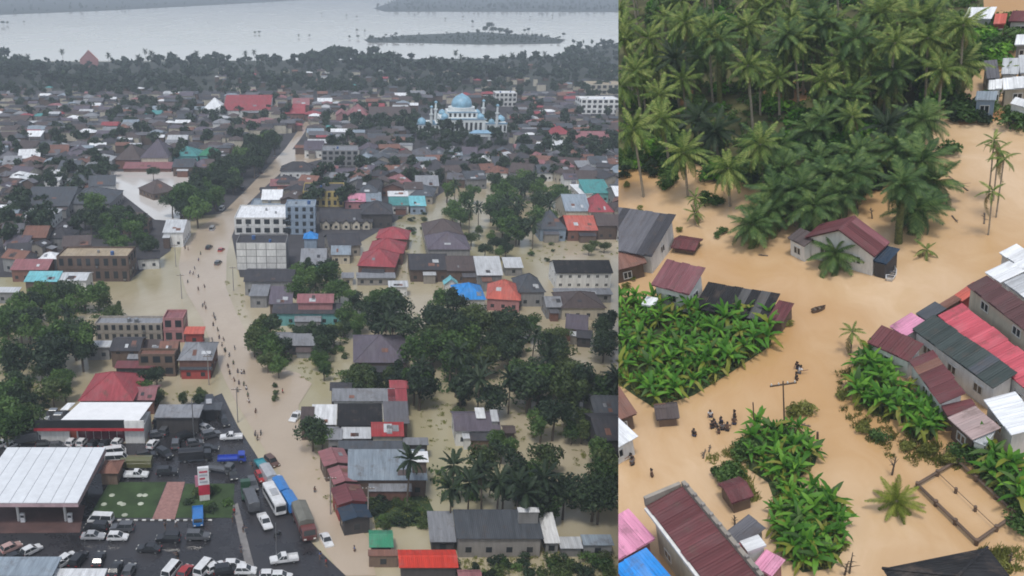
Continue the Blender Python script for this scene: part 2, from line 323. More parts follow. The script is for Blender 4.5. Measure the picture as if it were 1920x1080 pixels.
    if det >= 1 and h > 2.2:
        for s in range(storeys):
            zb = 1.0 + s * 3.0 if storeys > 1 else min(1.1, h - 1.9); zt = min(zb + 1.1, h - .55)
            n = max(1, int(a * 2 / 3.0)); windows_on(t, -a, a, -b - .003, zb, zt, -1, n, det); windows_on(t, -a, a, b + .003, zb, zt, 1, n, min(det, 1))
            m = max(1, int(b * 2 / 3.4))
            if b > 1.4: windows_on(t, -b, b, -a - .003, zb, zt, -1, m, det, axis='y'); windows_on(t, -b, b, a + .003, zb, zt, 1, m, det, axis='y')
    return t
OCC = []
def hb(label, kind, x0, yt, x1, yb, h, rk, wk, pitch=24, yaw=0, det=None, name='house', cat='house', F=None, ybase=None, group=None, pix=None, storeys=1, alt=None, grow=1.0, rise=None):
    """house from the roof's outline in the photo: eave at the bottom edge (height h), ridge or far eave at the top edge"""
    F = F or L; xm = (x0 + x1) / 2; OCC.append((x0, yt, x1, yb + 6))
    if ybase is not None:
        g = F.at(xm, ybase, 0); dr = F.ray(xm, yb); h = F.c.z + (g.y - F.c.y) / dr.y * dr.z
    f = F.at(xm, yb, h); a = F.at(x0, yb, h); b = F.at(x1, yb, h); w = abs(b.x - a.x); dr = F.ray(xm, yt); tp = math.tan(R_(pitch))
    if kind in ('gx', 'hip', 'pyr', 'shed'):
        t = (h - F.c.z - (f.y - F.c.y) * tp) / (dr.z - dr.y * tp); run = F.c.y + t * dr.y - f.y; run = max(1.0, min(run, 30.0)) * grow
        d = run if kind == 'shed' else 2 * run; rs = run * tp
    elif kind == 'gy':
        rs = w / 2 * tp; t = (h + rs - F.c.z) / dr.z; d = max(2.0, min(F.c.y + t * dr.y - f.y, 45.0))
    else:
        t = (h - F.c.z) / dr.z; d = max(2.0, min(F.c.y + t * dr.y - f.y, 60.0)); rs = 0
    if rise is not None: rs = rise
    if kind in ('hip', 'pyr'): d = min(d, w * 1.6); 
    s = F.scale(f); det = det if det is not None else (2 if s > 13 else 1 if s > 2.2 else 0)
    return house(name, label, cat, F, (f.x, f.y + d / 2), w, d, h, rs, kind, rk, wk, R_(yaw), det, group=group, pix=pix, storeys=storeys, alt=alt)
def hq(label, kind, A, B, D, h, rise, rk, wk, det=2, name='house', cat='house', F=None, alt=None, over=0.4, group=None, pix=None, wh=None, base=-0.6, storeys=1):
    """house from three corners of its eave line in the photo (front-left, front-right, back-left) at height h; for 'gx' D may be a ridge end (wh='ridge')"""
    F = F or R; a = F.at(*A, h); b = F.at(*B, h); dd = F.at(*D, h if kind != 'shed' and wh != 'ridge' else h + rise); u = (b - a); w = u.length; u.normalize(); v = Vector((-u.y, u.x, 0)); d = (dd - a).dot(v)
    if wh == 'ridge': d *= 2
    c = a + u * w / 2 + v * d / 2
    return house(name, label, cat, F, (c.x, c.y), w, abs(d), h, rise, kind, rk, wk, math.atan2(u.y, u.x) + (0 if d > 0 else math.pi), det, over, group, pix, alt, base, storeys)
def block(label, x0, yt, x1, yb, ybase, rk, wk, nx, nz, name='building', cat='building', F=None, yaw=0, ny=3, parapet=.7, framec=None, det=1, wide=.62, tall=.55, pix=None, clutter=True):
    F = F or L; xm = (x0 + x1) / 2; OCC.append((x0, yt, x1, ybase)); g = F.at(xm, ybase, 0); dr = F.ray(xm, yb); h = F.c.z + (g.y - F.c.y) / dr.y * dr.z
    a = F.at(x0, yb, h); b = F.at(x1, yb, h); w = b.x - a.x; bk = F.at(xm, yt, h); d = max(4.0, min(bk.y - g.y, 40))
    t = thing(name, label, cat, F, (g.x, g.y + d / 2, 0), R_(yaw), pix=pix); W, D = w / 2, d / 2; wm = wallm(wk)
    mb = MB(); mb.box(-W, -D, -.6, W, D, h - parapet); ob('wall', mb.mesh('wall', wm), t)
    pb = MB(); e = .2
    for q in ((-W, -D, W, -D + e), (-W, D - e, W, D), (-W, -D + e, -W + e, D - e), (W - e, -D + e, W, D - e)): pb.box(q[0], q[1], h - parapet + .003, q[2], q[3], h)
    ob('parapet', pb.mesh('parapet', wm), t)
    rb = MB(); rb.box(-W + e + .01, -D + e + .01, h - parapet + .003, W - e - .01, D - e - .01, h - parapet + .1); ro = ob('roof', rb.mesh('roof', roofm(rk)), t)
    if clutter and w > 7 and d > 6:
        for _ in range(2):
            cx, cy, s = random.uniform(-W * .6, W * .6), random.uniform(-D * .5, D * .5), random.uniform(.7, 1.2); cb = MB()
            cb.lathe([(0, 0), (s * .6, 0), (s * .62, s * 1.1), (s * .3, s * 1.3), (0, s * 1.35)], 12, (cx, cy, h - parapet + .1)); ob('water_tank', cb.mesh('water_tank', m_paint('tank_blue', (.05, .12, .3)) if random.random() < .4 else STEEL), ro)
    if not nx: return t, (w, d, h)
    sw, sh = w / nx, h / nz
    for k in range(nz):
        z0 = k * sh + sh * .25; windows_on(t, -W, W, -D - .003, z0, z0 + sh * tall, -1, nx, det, wide=sw * wide, fm=framec)
        windows_on(t, -D, D, -W - .003, z0, z0 + sh * tall, -1, ny, min(det, 1), wide=d / ny * .5, axis='y'); windows_on(t, -D, D, W + .003, z0, z0 + sh * tall, 1, ny, min(det, 1), wide=d / ny * .5, axis='y')
        for i in range(nx):
            if det and random.random() < .22: q = MB(); xx = -W + sw * (i + .5) + random.uniform(-.4, .4); q.box(xx - .4, -D - .4, z0 - .6, xx + .4, -D - .07, z0 - .12); ob('air_unit', q.mesh('air_unit', STEEL), t)
        if k: lb = MB(); lb.box(-W - .12, -D - .12, k * sh - .1, W + .12, -D - .003, k * sh + .1); ob('ledge', lb.mesh('ledge', wm), t)
    return t, (w, d, h)
# ------------------------------------------------------------------ vegetation
LEAFD = m_leaf('leaf_dark', (.014, .028, .016), (.032, .060, .028), (.07, .115, .045)); LEAFO = m_leaf('leaf_olive', (.034, .058, .018), (.075, .115, .033), (.15, .20, .065))
LEAFB = m_leaf('leaf_bright', (.02, .075, .010), (.075, .225, .020), (.26, .50, .055), 0.35); LEAFM = m_leaf('leaf_mid', (.026, .062, .016), (.075, .15, .036), (.16, .26, .07), .4); LEAFW = m_leaf('leaf_weed', (.12, .13, .03), (.24, .26, .06), (.36, .37, .12), .45)
PALMG = m_leaf('palm_green', (.035, .08, .014), (.14, .215, .038), (.42, .46, .14), 0.3); PALMO = m_leaf('palm_oil', (.024, .062, .016), (.072, .14, .034), (.20, .28, .08), 0.25)  # palm_green: wide random range of greens also paints sunlit contrast into the fronds
PALMD = m_leaf('palm_dry', (.10, .08, .03), (.20, .17, .06), (.33, .28, .10), 0.2); PALML = m_leaf('palm_dark', (.012, .026, .013), (.028, .052, .022), (.06, .09, .04), 0.25)
BARK = m_plain('bark', (.12, .095, .07), 0.9, 0.4, 3); BARKP = m_plain('bark_palm', (.33, .28, .21), 0.85, 0.3, 4); BARKO = m_plain('bark_mossy', (.10, .11, .03), 0.9, 0.5, 3)
def crown_arrays(seed, n, leaf, rx=.36, rz=.34, cz=.63, blobs=9):
    g = np.random.default_rng(seed); bc = g.normal(size=(blobs, 3)); bc /= np.linalg.norm(bc, axis=1)[:, None]; bc *= g.uniform(.25, .72, (blobs, 1)); br = g.uniform(.32, .55, blobs)
    k = g.integers(0, blobs, n); u = g.normal(size=(n, 3)); u[:, 2] = u[:, 2] * .8 + .25; u /= np.linalg.norm(u, axis=1)[:, None]
    p = bc[k] + u * (br[k] * g.uniform(.55, 1.08, n))[:, None]; p *= np.array([rx, rx, rz]) / 1.0; p[:, 2] += cz
    nr = u + g.normal(size=(n, 3)) * .55; nr /= np.linalg.norm(nr, axis=1)[:, None]; ta = np.cross(nr, g.normal(size=(n, 3))); ta /= np.linalg.norm(ta, axis=1)[:, None]; bt = np.cross(nr, ta)
    s = leaf * g.uniform(.55, 1.35, n)[:, None]; V = np.stack([p - ta * s, p - bt * s * .55, p + ta * s, p + bt * s * .55], 1).reshape(-1, 3)
    return V, np.arange(n * 4).reshape(n, 4)
def trunk_mesh(seed, th=.5, r=.022, limbs=4, mat=None):
    q = random.Random(seed); mb = MB(); top = (q.uniform(-.03, .03), q.uniform(-.03, .03), th); mb.tube([(0, 0, -.05), (q.uniform(-.01, .01), 0, th * .5), top], [r * 1.25, r, r * .75], 7)
    for i in range(limbs):
        a = 2 * math.pi * (i + q.random() * .6) / limbs; l = q.uniform(.16, .26); z = th * q.uniform(.65, 1.0)
        mb.tube([(top[0] * z / th, top[1] * z / th, z), (math.cos(a) * l * .5, math.sin(a) * l * .5, z + l * .5), (math.cos(a) * l, math.sin(a) * l, z + l * .85)], [r * .6, r * .4, r * .18], 5)
    return mb.mesh('trunk', mat or BARK)
CROWN = {}
for nm, mat in (('dark', LEAFD), ('olive', LEAFO), ('mid', LEAFM), ('bright', LEAFB)):
    CROWN[nm] = []
    for s in range(4):
        V, Q = crown_arrays(s * 17 + len(nm), 1700, .038, rx=(.40, .46, .34, .42)[s], rz=(.40, .36, .42, .38)[s], cz=.57, blobs=(9, 11, 7, 12)[s]); CROWN[nm].append(fast_mesh('crown', V, Q, mat))
TRUNK = [trunk_mesh(s) for s in range(3)]
def tree(F, px, py, ht, kind='dark', label='tree', group=None, at='mid', name='tree', v=None):
    """px,py: where the middle of the crown shows in the photo"""
    p = F.at(px, py, ht * .6 if at == 'mid' else 0); v = random.randrange(4) if v is None else v
    t = thing(name, label, 'tree', F, (p.x, p.y, 0), random.uniform(0, 6.28), (ht * random.uniform(.9, 1.15), ht * random.uniform(.9, 1.15), ht), group, (px, py))
    ob('trunk', TRUNK[v % 3], t); ob('crown', CROWN[kind][v], t); return t
BUSHC = {k: [] for k in ('dark', 'olive', 'mid', 'bright')}
BUSHC['weed'] = []
for nm, mat in (('dark', LEAFD), ('olive', LEAFO), ('mid', LEAFM), ('bright', LEAFB), ('weed', LEAFW)):
    for s in range(2):
        V, Q = crown_arrays(s * 31 + 5 + len(nm), 520, .075, rx=.62, rz=.46, cz=.36, blobs=8); BUSHC[nm].append(fast_mesh('crown', V, Q, mat))
BUSHT = trunk_mesh(9, .3, .03, 5)
def bush(F, px, py, ht, kind='olive', label='leafy bush', group=None, wide=1.0):
    p = F.at(px, py, ht * .35); t = thing('bush', label, 'bush', F, (p.x, p.y, 0), random.uniform(0, 6.28), (ht * wide, ht * wide, ht), group, (px, py))
    ob('trunk', BUSHT, t); ob('crown', random.choice(BUSHC[kind]), t); return t
# palms: a frond lies along +x and droops; leaflets hang from the rib
def frond_arrays(ln, droop, seed, nst=13, lw=.22, ll=.75, hang=.55):
    q = random.Random(seed); V = []; Q = []
    def P(s): return Vector((ln * (s - droop * .28 * s * s), 0, -droop * ln * .55 * s * s))
    pr = None
    for i in range(nst + 1):
        s = i / nst; p = P(s); w = .06 * (1 - s * .8); b = len(V); V += [tuple(p + Vector((0, -w, 0))), tuple(p + Vector((0, w, 0)))]
        if i: Q.append((b - 2, b, b + 1, b - 1))
    for i in range(1, nst * 2):
        s = (i + .5) / (nst * 2) * .96 + .03; p = P(s); t = (P(min(1, s + .02)) - P(s - .02)).normalized(); l = ll * ln / 4 * (math.sin(math.pi * min(1, s * .85 + .12)) ** .7) * q.uniform(.8, 1.15)
        for sg in (-1, 1):
            o = (Vector((0, sg, 0)) * .85 + t * .62 + Vector((0, 0, -hang * q.uniform(.6, 1.3)))).normalized(); e = p + o * l; w = t * lw * ln / 8; b = len(V)
            m = p + o * l * .5 + Vector((0, 0, .06 * l)); V += [tuple(p - w * .5), tuple(p + w * .5), tuple(m + w), tuple(m - w)]; Q.append((b, b + 1, b + 2, b + 3)); c = len(V)
            V += [tuple(e), tuple(e + w * .15)]; Q.append((b + 3, b + 2, c + 1, c))
    return np.array(V), np.array(Q)
FROND = {}
for nm, mat, ln, dr in (('coco', PALMG, 4.0, (.5, .85, 1.15)), ('oil', PALMO, 4.3, (.55, .85, 1.2)), ('dry', PALMD, 3.6, (1.1, 1.3, 1.4)), ('dark', PALML, 4.0, (.5, .85, 1.15)), ('areca', PALMG, 1.9, (.7, 1.0, 1.2)), ('young', m_leaf('palm_young', (.09, .12, .015), (.20, .26, .03), (.33, .37, .07), .35), 4.2, (.35, .6, .9))):
    FROND[nm] = [fast_mesh('frond', *frond_arrays(ln, d, i + 3, nst=16, lw=.115, ll=1.0 if nm == 'oil' else .82, hang=.75 if nm != 'oil' else .5), mat) for i, d in enumerate(dr)]
def palm_trunk(h, r0, r1, lean, mat, seed):
    q = random.Random(seed); a = q.uniform(0, 6.28); mb = MB(); n = 7; pts = [(math.cos(a) * lean * (i / n) ** 1.7, math.sin(a) * lean * (i / n) ** 1.7, -.8 + (h + .8) * i / n) for i in range(n + 1)]
    mb.tube(pts, [r0 * 1.35 if i == 0 else r0 + (r1 - r0) * i / n for i in range(n + 1)], 7)
    for i in range(1, n * 3):          # leaf scars
        s = i / (n * 3); k = s * n; j = min(int(k), n - 1); f = k - j; p = Vector(pts[j]).lerp(Vector(pts[j + 1]), f); rr = (r0 + (r1 - r0) * s) * 1.12; mb.tube([p - Vector((0, 0, .05)), p + Vector((0, 0, .05))], rr, 7)
    return mb.mesh('trunk', mat), Vector(pts[-1])
PT = {k: [palm_trunk(1, a, b, l, m, s) for s in range(3)] for k, a, b, l, m in ()}
def palm(F, px, py, h, kind='coco', n=20, size=1.0, label='coconut palm', group=None, lean=None, name='palm_tree', at='mid', dry=2, el0=78):
    """px,py: where the heart of the crown shows"""
    p = F.at(px, py, h if at == 'mid' else 0); seed = random.randrange(9999); lean = random.uniform(0, .06) * h if lean is None else lean
    key = (kind, round(h), seed % 3, round(lean, 0)); 
    if key not in MCACHE: MCACHE[key] = palm_trunk(round(h), *((.42, .34) if kind == 'oil' else (.09, .07) if kind == 'areca' else (.19, .13)), lean, BARKO if kind == 'oil' else BARKP, seed)
    tm, top = MCACHE[key]; yaw = random.uniform(0, 6.28); off = Matrix.Rotation(yaw, 3, 'Z') @ Vector((top.x, top.y, 0))
    t = thing(name, label, 'palm tree', F, (p.x - off.x, p.y - off.y, 0), yaw, 1.0, group, (px, py)); ob('trunk', tm, t)
    for i in range(n):
        f = i / n; el = R_(el0 - (el0 + 40) * f ** .9 + random.uniform(-10, 10)); yw = i * 2.39996 + random.uniform(-.2, .2); k = 0 if f < .3 else 1 if f < .7 else 2
        me = FROND['dry' if i >= n - dry else kind][k]; s = size * random.uniform(.85, 1.1) * (.75 if f < .12 else 1)
        ob('frond', me, t, (top.x, top.y, top.z - .25 * f), Euler((random.uniform(-.25, .25), -el, yw), 'XYZ'), (s, s, s))
    return t
# left-hand palms: one crown mesh of separate fronds
def crown_of_fronds(kind, n, seed, size=1.0):
    random.seed(seed); VV = []; QQ = []; b = 0
    for i in range(n):
        f = i / n; el = R_(75 - 115 * f + random.uniform(-8, 8)); V, Q = frond_arrays(4.0, (.5, .85, 1.15)[0 if f < .3 else 1 if f < .7 else 2], seed + i, nst=7, lw=.45, ll=.9)
        Mx = np.array(Euler((random.uniform(-.2, .2), -el, i * 2.4), 'XYZ').to_matrix()); VV.append(V @ Mx.T * size); QQ.append(Q + b); b += len(V)
    return fast_mesh('crown', np.concatenate(VV), np.concatenate(QQ), kind)
PCROWN = [crown_of_fronds(PALML, 17, s) for s in (3, 4, 5)]; random.seed(11)
PTL = palm_trunk(10, .2, .13, .5, BARK, 5)
def lpalm(px, py, h=10, label='palm tree', group=None, F=None, size=1.0):
    F = F or L; p = F.at(px, py, h); s = h / 10; t = thing('palm_tree', label, 'palm tree', F, (p.x, p.y, 0), random.uniform(0, 6.28), 1.0, group, (px, py))
    ob('trunk', PTL[0], t, scale=(1, 1, s)); ob('crown', random.choice(PCROWN), t, (PTL[1].x, PTL[1].y, h), scale=(size,) * 3); return t
# banana plants: stem and big leaves, each leaf an object
def banana_leaf(seed, ln, droop, fold=.25):
    q = random.Random(seed); V = []; Q = []; n = 7
    for i in range(n + 1):
        s = i / n; w = .29 * math.sin(math.pi * min(1, .10 + s * .92)) ** .6 * (ln / 2.2); x = ln * (s - droop * .25 * s * s); z = -droop * ln * .6 * s ** 2.0
        V += [(x, -w * q.uniform(.65, 1.1), z + fold * w), (x, 0, z), (x, w * q.uniform(.65, 1.1), z + fold * w)]
        if i: b = 3 * i; Q += [(b - 3, b, b + 1, b - 2), (b - 2, b + 1, b + 2, b - 1)]
    return np.array(V), np.array(Q)
LEAFY = m_leaf('leaf_yellowing', (.10, .11, .02), (.22, .26, .03), (.33, .28, .08), .35)
BLEAF = [fast_mesh('leaf', *banana_leaf(s, 2.5, d), m) for s, (d, m) in enumerate(((.25, LEAFB), (.6, LEAFB), (1.0, LEAFB), (1.3, LEAFY), (.8, LEAFM)))]
_bs = MB(); _bs.tube([(0, 0, -.7), (0, 0, 1.0), (.05, 0, 2.1)], [.16, .13, .07], 7); BSTEM = _bs.mesh('stem', m_plain('banana_stem', (.16, .19, .06), .6))
def banana(F, x, y, size, label, group, nleaf=9):
    t = thing('banana_plant', label, 'banana plant', F, (x, y, 0), random.uniform(0, 6.28), size, group, F.pix((x, y, 1.5))); ob('stem', BSTEM, t)
    for i in range(nleaf):
        f = i / nleaf; el = R_(82 - 75 * f + random.uniform(-9, 9)); k = min(4, int(f * 3.6 + random.random())) if random.random() > .12 else random.choice((3, 4)); s = random.uniform(.8, 1.12) * (.7 if i == 0 else 1)
        ob('leaf', BLEAF[k], t, (.05, 0, 2.05 - .35 * f), Euler((random.uniform(-.5, .5), -el, i * 2.4 + random.uniform(-.3, .3)), 'XYZ'), (s, s, s))
    return t
def clump_arrays(n, seed, hgt=.5, w=.5):
    """tufts of grass and weeds: upright blades"""
    g = np.random.default_rng(seed); p = g.uniform(-w, w, (n, 2)); a = g.uniform(0, 6.28, n); h = hgt * g.uniform(.4, 1.2, n); l = g.normal(size=(n, 2)) * .35 * h[:, None]; wd = .05 + .05 * g.random(n)
    c, s = np.cos(a) * wd, np.sin(a) * wd; z = np.zeros(n)
    V = np.stack([np.stack([p[:, 0] - c, p[:, 1] - s, z], 1), np.stack([p[:, 0] + c, p[:, 1] + s, z], 1), np.stack([p[:, 0] + l[:, 0] + c * .4, p[:, 1] + l[:, 1] + s * .4, h], 1), np.stack([p[:, 0] + l[:, 0] - c * .4, p[:, 1] + l[:, 1] - s * .4, h], 1)], 1).reshape(-1, 3)
    return V, np.arange(4 * n).reshape(n, 4)
def stuff_mesh(name, arrs, places, mat, F, z=0.0):
    """places: (x, y, scale_xy, scale_z, variant)"""
    VV = []; QQ = []; b = 0
    for x, y, s, sz, v in places:
        V, Q = arrs[v % len(arrs)]; a = random.uniform(0, 6.28); c_, s_ = math.cos(a), math.sin(a)
        W = np.stack([(V[:, 0] * c_ - V[:, 1] * s_) * s + x, (V[:, 0] * s_ + V[:, 1] * c_) * s + y, V[:, 2] * sz + z], 1); VV.append(W); QQ.append(Q + b); b += len(V)
    o = ob(name, fast_mesh(name, np.concatenate(VV), np.concatenate(QQ), mat)); o.matrix_basis = F.M
    if F is R: RSET.append(o)
    return struct(o, 'stuff')
# ------------------------------------------------------------------ vehicles
PAINT = {k: m_paint('paint_' + k, c) for k, c in dict(white=(.75, .76, .77), black=(.02, .021, .025), silver=(.42, .43, .45), grey=(.10, .105, .115), red=(.4, .03, .03), blue=(.02, .06, .42), turq=(.05, .30, .36), green=(.03, .09, .05), olive=(.14, .14, .06), brown=(.12, .06, .04), maroon=(.16, .05, .045), pinkish=(.50, .33, .30), cyanblue=(.03, .20, .55)).items()}
LAMP = m_plain('headlight', (.8, .8, .75), .2, .05); TAIL = m_plain('tail_light', (.35, .01, .01), .3, .1); TARP = m_plain('tarp_grey', (.15, .15, .13), .8)
def bevel(me, w=.05, seg=2):
    bm = bmesh.new(); bm.from_mesh(me); bmesh.ops.bevel(bm, geom=list(bm.edges), offset=w, segments=seg, affect='EDGES', clamp_overlap=True); bm.to_mesh(me); bm.free(); return me
def side(prof, wy, inset=0):   # (x,z) profile swept across y
    mb = MB(); n = len(prof); mb.v = [(x, -wy, z) for x, z in prof] + [(x, wy, z) for x, z in prof]
    for i in range(n): j = (i + 1) % n; mb.f.append((j, i, n + i, n + j)); mb.m.append(0)
    mb.f.append(tuple(range(n))); mb.m.append(0); mb.f.append(tuple(n + i for i in reversed(range(n)))); mb.m.append(0); return mb
def wheel_meshes(r):
    k = ('wheel', r)
    if k not in MCACHE:
        t = MB(); w = .1; t.lathe([(r * .6, -w), (r * .92, -w), (r, -w * .6), (r, w * .6), (r * .92, w), (r * .6, w), (r * .6, -w)], 14); m = MB(); m.lathe([(0, -w * .5), (r * .58, -w * .8), (r * .58, w * .8), (0, w * .5)], 10); MCACHE[k] = (t.mesh('wheel', RUBBER), m.mesh('rim', STEEL))
    return MCACHE[k]
CARK = dict(sedan=(4.5, 1.72, [(-2.2, .35), (2.2, .35), (2.24, .62), (2.1, .78), (1.0, .92), (-1.5, .95), (-2.2, .88), (-2.25, .6)], (-1.62, .95), (.95, .95), (-1.0, .25), (1.43,)),
            hatch=(3.9, 1.68, [(-1.9, .35), (1.9, .35), (1.95, .62), (1.8, .82), (.95, .98), (-1.85, 1.0), (-1.95, .6)], (-1.86, 1.0), (.92, .98), (-1.5, .15), (1.52,)),
            suv=(4.6, 1.82, [(-2.2, .42), (2.2, .42), (2.28, .75), (2.15, 1.0), (1.05, 1.12), (-2.2, 1.12), (-2.28, .7)], (-2.18, 1.12), (1.0, 1.12), (-1.95, .35), (1.78,)),
            van=(4.9, 1.85, [(-2.4, .4), (2.4, .4), (2.45, .8), (2.25, 1.15), (-2.4, 1.15), (-2.45, .7)], (-2.4, 1.15), (2.2, 1.15), (-2.25, 1.45), (2.0,)),
            pickup=(5.2, 1.8, [(-2.55, .5), (2.55, .5), (2.6, .8), (2.45, 1.0), (1.25, 1.1), (-.6, 1.1), (-.62, .72), (-2.5, .72), (-2.58, .68)], (-.55, 1.1), (1.2, 1.1), (-.4, .5), (1.72,)))
def car(kind, color, label, a, b, F=None, group=None, pix=None, sink=0.0, name=None, scale=1.0):
    """a,b: rear and front of the vehicle on the ground in the photo"""
    F = F or L; A, B = F.at(*a), F.at(*b); c = (A + B) / 2; yaw = math.atan2(B.y - A.y, B.x - A.x)
    nm = name or dict(sedan='car', hatch='car', suv='car', van='van', pickup='pickup_truck', bus='bus', box='truck', tank='tank_truck', flat='truck')[kind]
    t = thing(nm, label, nm.replace('_', ' '), F, (c.x, c.y, .01 - sink), yaw, scale, group, pix); P = PAINT[color]; key = ('car', kind)
    if kind in CARK:
        Ln, Wd, prof, g0, g1, roof, (zt,) = CARK[kind]; w = Wd / 2
        if key not in MCACHE:
            body = bevel(side(prof, w).mesh('body', P), .07, 2); z0 = g0[1] - .02; wi = w - .05; wt_ = w - .2
            gl = MB(); q = [(g0[0] + .05, z0), (g1[0], z0), (roof[1], zt), (roof[0], zt)]
            b8 = [(q[0][0], -wi, z0), (q[1][0], -wi, z0), (q[1][0], wi, z0), (q[0][0], wi, z0), (q[3][0], -wt_, zt), (q[2][0], -wt_, zt), (q[2][0], wt_, zt), (q[3][0], wt_, zt)]; gl.v = b8
            gl.f = [(4, 5, 6, 7), (0, 1, 5, 4), (1, 2, 6, 5), (2, 3, 7, 6), (3, 0, 4, 7)]; gl.m = [0] * 5; rf = MB(); rf.slab([(q[3][0] - .03, -wt_ - .03, zt + .05), (q[2][0] + .03, -wt_ - .03, zt + .05), (q[2][0] + .03, wt_ + .03, zt + .05), (q[3][0] - .03, wt_ + .03, zt + .05)], .06)
            for sx in (-1, 1):
                for i0, i1 in ((0, 4), (1, 5)): p0, p1 = Vector(b8[i0]), Vector(b8[i1]); p0.y *= -sx; p1.y *= -sx; rf.tube([p0, p1], .055, 4)
                xm = (q[0][0] + q[1][0]) / 2; rf.tube([(xm, sx * wi, z0), ((q[2][0] + q[3][0]) / 2, sx * wt_, zt)], .05, 4)
            hl = MB(); hl.box(-.06, -.2, -.08, .05, .2, .08); MCACHE[key] = (body, gl.mesh('window', GLASS), rf.mesh('roof', P), bevel(hl.mesh('headlight', LAMP), .02, 1))
        bm_, gm, rm_, hm = MCACHE[key]
        for nm2, me in (('body', bm_), ('roof', rm_)):
            o = ob(nm2, me, t); o.material_slots[0].link = 'OBJECT'; o.material_slots[0].material = P
        ob('window', gm, t); x = Ln / 2
        for s in (-1, 1):
            ob('headlight', hm, t, (prof[1][0] + .0, s * (w - .32), .7 if kind not in ('van', 'suv') else .85)); o = ob('tail_light', hm, t, (-x + .06 if kind != 'pickup' else -2.56, s * (w - .2), .8 if kind != 'pickup' else .66), (0, 0, math.pi)); o.material_slots[0].link = 'OBJECT'; o.material_slots[0].material = TAIL
        r = .34 if kind in ('suv', 'pickup') else .3; wx = Ln * .31
        if kind == 'pickup':
            bb = MB()
            for q in ((-2.55, -w, .74, -.65, -w + .06, 1.12), (-2.55, w - .06, .74, -.65, w, 1.12), (-2.55, -w + .06, .74, -2.49, w - .06, 1.12), (-.71, -w + .06, .74, -.65, w - .06, 1.12)): bb.box(*q)
            ob('cargo_bed', bb.mesh('cargo_bed', P), t)
    else:
        Ln, Wd, Hb = dict(bus=(9.0, 2.3, 3.0), box=(7.2, 2.2, 2.9), tank=(7.5, 2.2, 2.4), flat=(6.2, 2.1, 1.3))[kind]; w = Wd / 2; x = Ln / 2; r = .45; wx = Ln * .32
        if kind == 'bus':
            mb = MB(); mb.box(-x, -w, .45, x, w, Hb); ob('body', bevel(mb.mesh('body', P), .15, 2), t); gb = MB(); gb.box(-x + .5, -w - .01, 1.5, x - .4, w + .01, 2.4); ob('window', gb.mesh('window', GLASS), t); fb = MB(); fb.box(x - .02, -w + .15, 1.3, x + .02, w - .15, 2.5); ob('windscreen', fb.mesh('windscreen', GLASS), t)
            ac = MB(); ac.box(-1.2, -.7, Hb, 1.2, .7, Hb + .25); ob('roof_unit', bevel(ac.mesh('roof_unit', PAINT['silver']), .06, 1), t)
        else:
            cab = side([(x - 1.7, .5), (x, .5), (x + .03, 1.3), (x - .25, 2.15), (x - 1.7, 2.2)], w * .95).mesh('cab', P if kind != 'box' or color not in ('cyanblue', 'blue') else PAINT['white']); ob('cab', bevel(cab, .08, 2), t)
            gb = MB(); gb.slab([(x + .02, -w * .8, 1.38), (x + .02, w * .8, 1.38), (x - .2, w * .75, 2.06), (x - .2, -w * .75, 2.06)], -.03); ob('windscreen', gb.mesh('windscreen', GLASS), t)
            sw_ = MB(); sw_.box(x - 1.4, -w * .955, 1.35, x - .4, w * .955, 1.95); ob('window', sw_.mesh('window', GLASS), t); ch = MB(); ch.box(-x, -w * .5, .5, x - 1.7, w * .5, .8); ob('chassis', ch.mesh('chassis', RUBBER), t)
            mb = MB()
            if kind == 'box':
                mb.box(-x, -w, .82, x - 1.85, w, 1.9); ob('cargo_bed', bevel(mb.mesh('cargo_bed', P), .03, 1), t); tb = MB(); tb.prism([(-w - .03, 1.9), (w + .03, 1.9), (w, 2.7), (0, 2.95), (-w, 2.7)], -x - .03, x - 1.82); ob('tarpaulin', bevel(tb.mesh('tarpaulin', TARP if color in ('maroon', 'brown') else P), .05, 1), t)
            elif kind == 'tank':
                mb.tube([(-x, 0, 1.75), (-x + .1, 0, 1.75), (x - 1.9, 0, 1.75), (x - 1.8, 0, 1.75)], [.7, .95, .95, .7], 16); ob('tank', mb.mesh('tank', P, True), t); hb_ = MB(); [hb_.lathe([(0, 0), (.3, 0), (.3, .12), (0, .14)], 10, (k, 0, 2.68)) for k in (-2, 0)]; ob('hatch', hb_.mesh('hatch', STEEL), t)
            else:
                mb.box(-x, -w, .82, x - 1.85, w, .95)
                for q in ((-x, -w, x - 1.85, -w + .05), (-x, w - .05, x - 1.85, w), (-x, -w, -x + .05, w)): mb.box(q[0], q[1], .951, q[2], q[3], 1.3)
                ob('cargo_bed', mb.mesh('cargo_bed', P), t)
        hl = MB(); hl.box(-.05, -.18, -.1, .05, .18, .1); hm = hl.mesh('headlight', LAMP)
        for s in (-1, 1): ob('headlight', hm, t, (x, s * (w - .4), .8))
    tm, rmh = wheel_meshes(r)
    for sx in (-1, 1):
        for sy in (-1, 1): o = ob('wheel', tm, t, (sx * wx, sy * (Wd / 2 - .1), r), (math.pi / 2, 0, 0)); ob('rim', rmh, o)
    return t
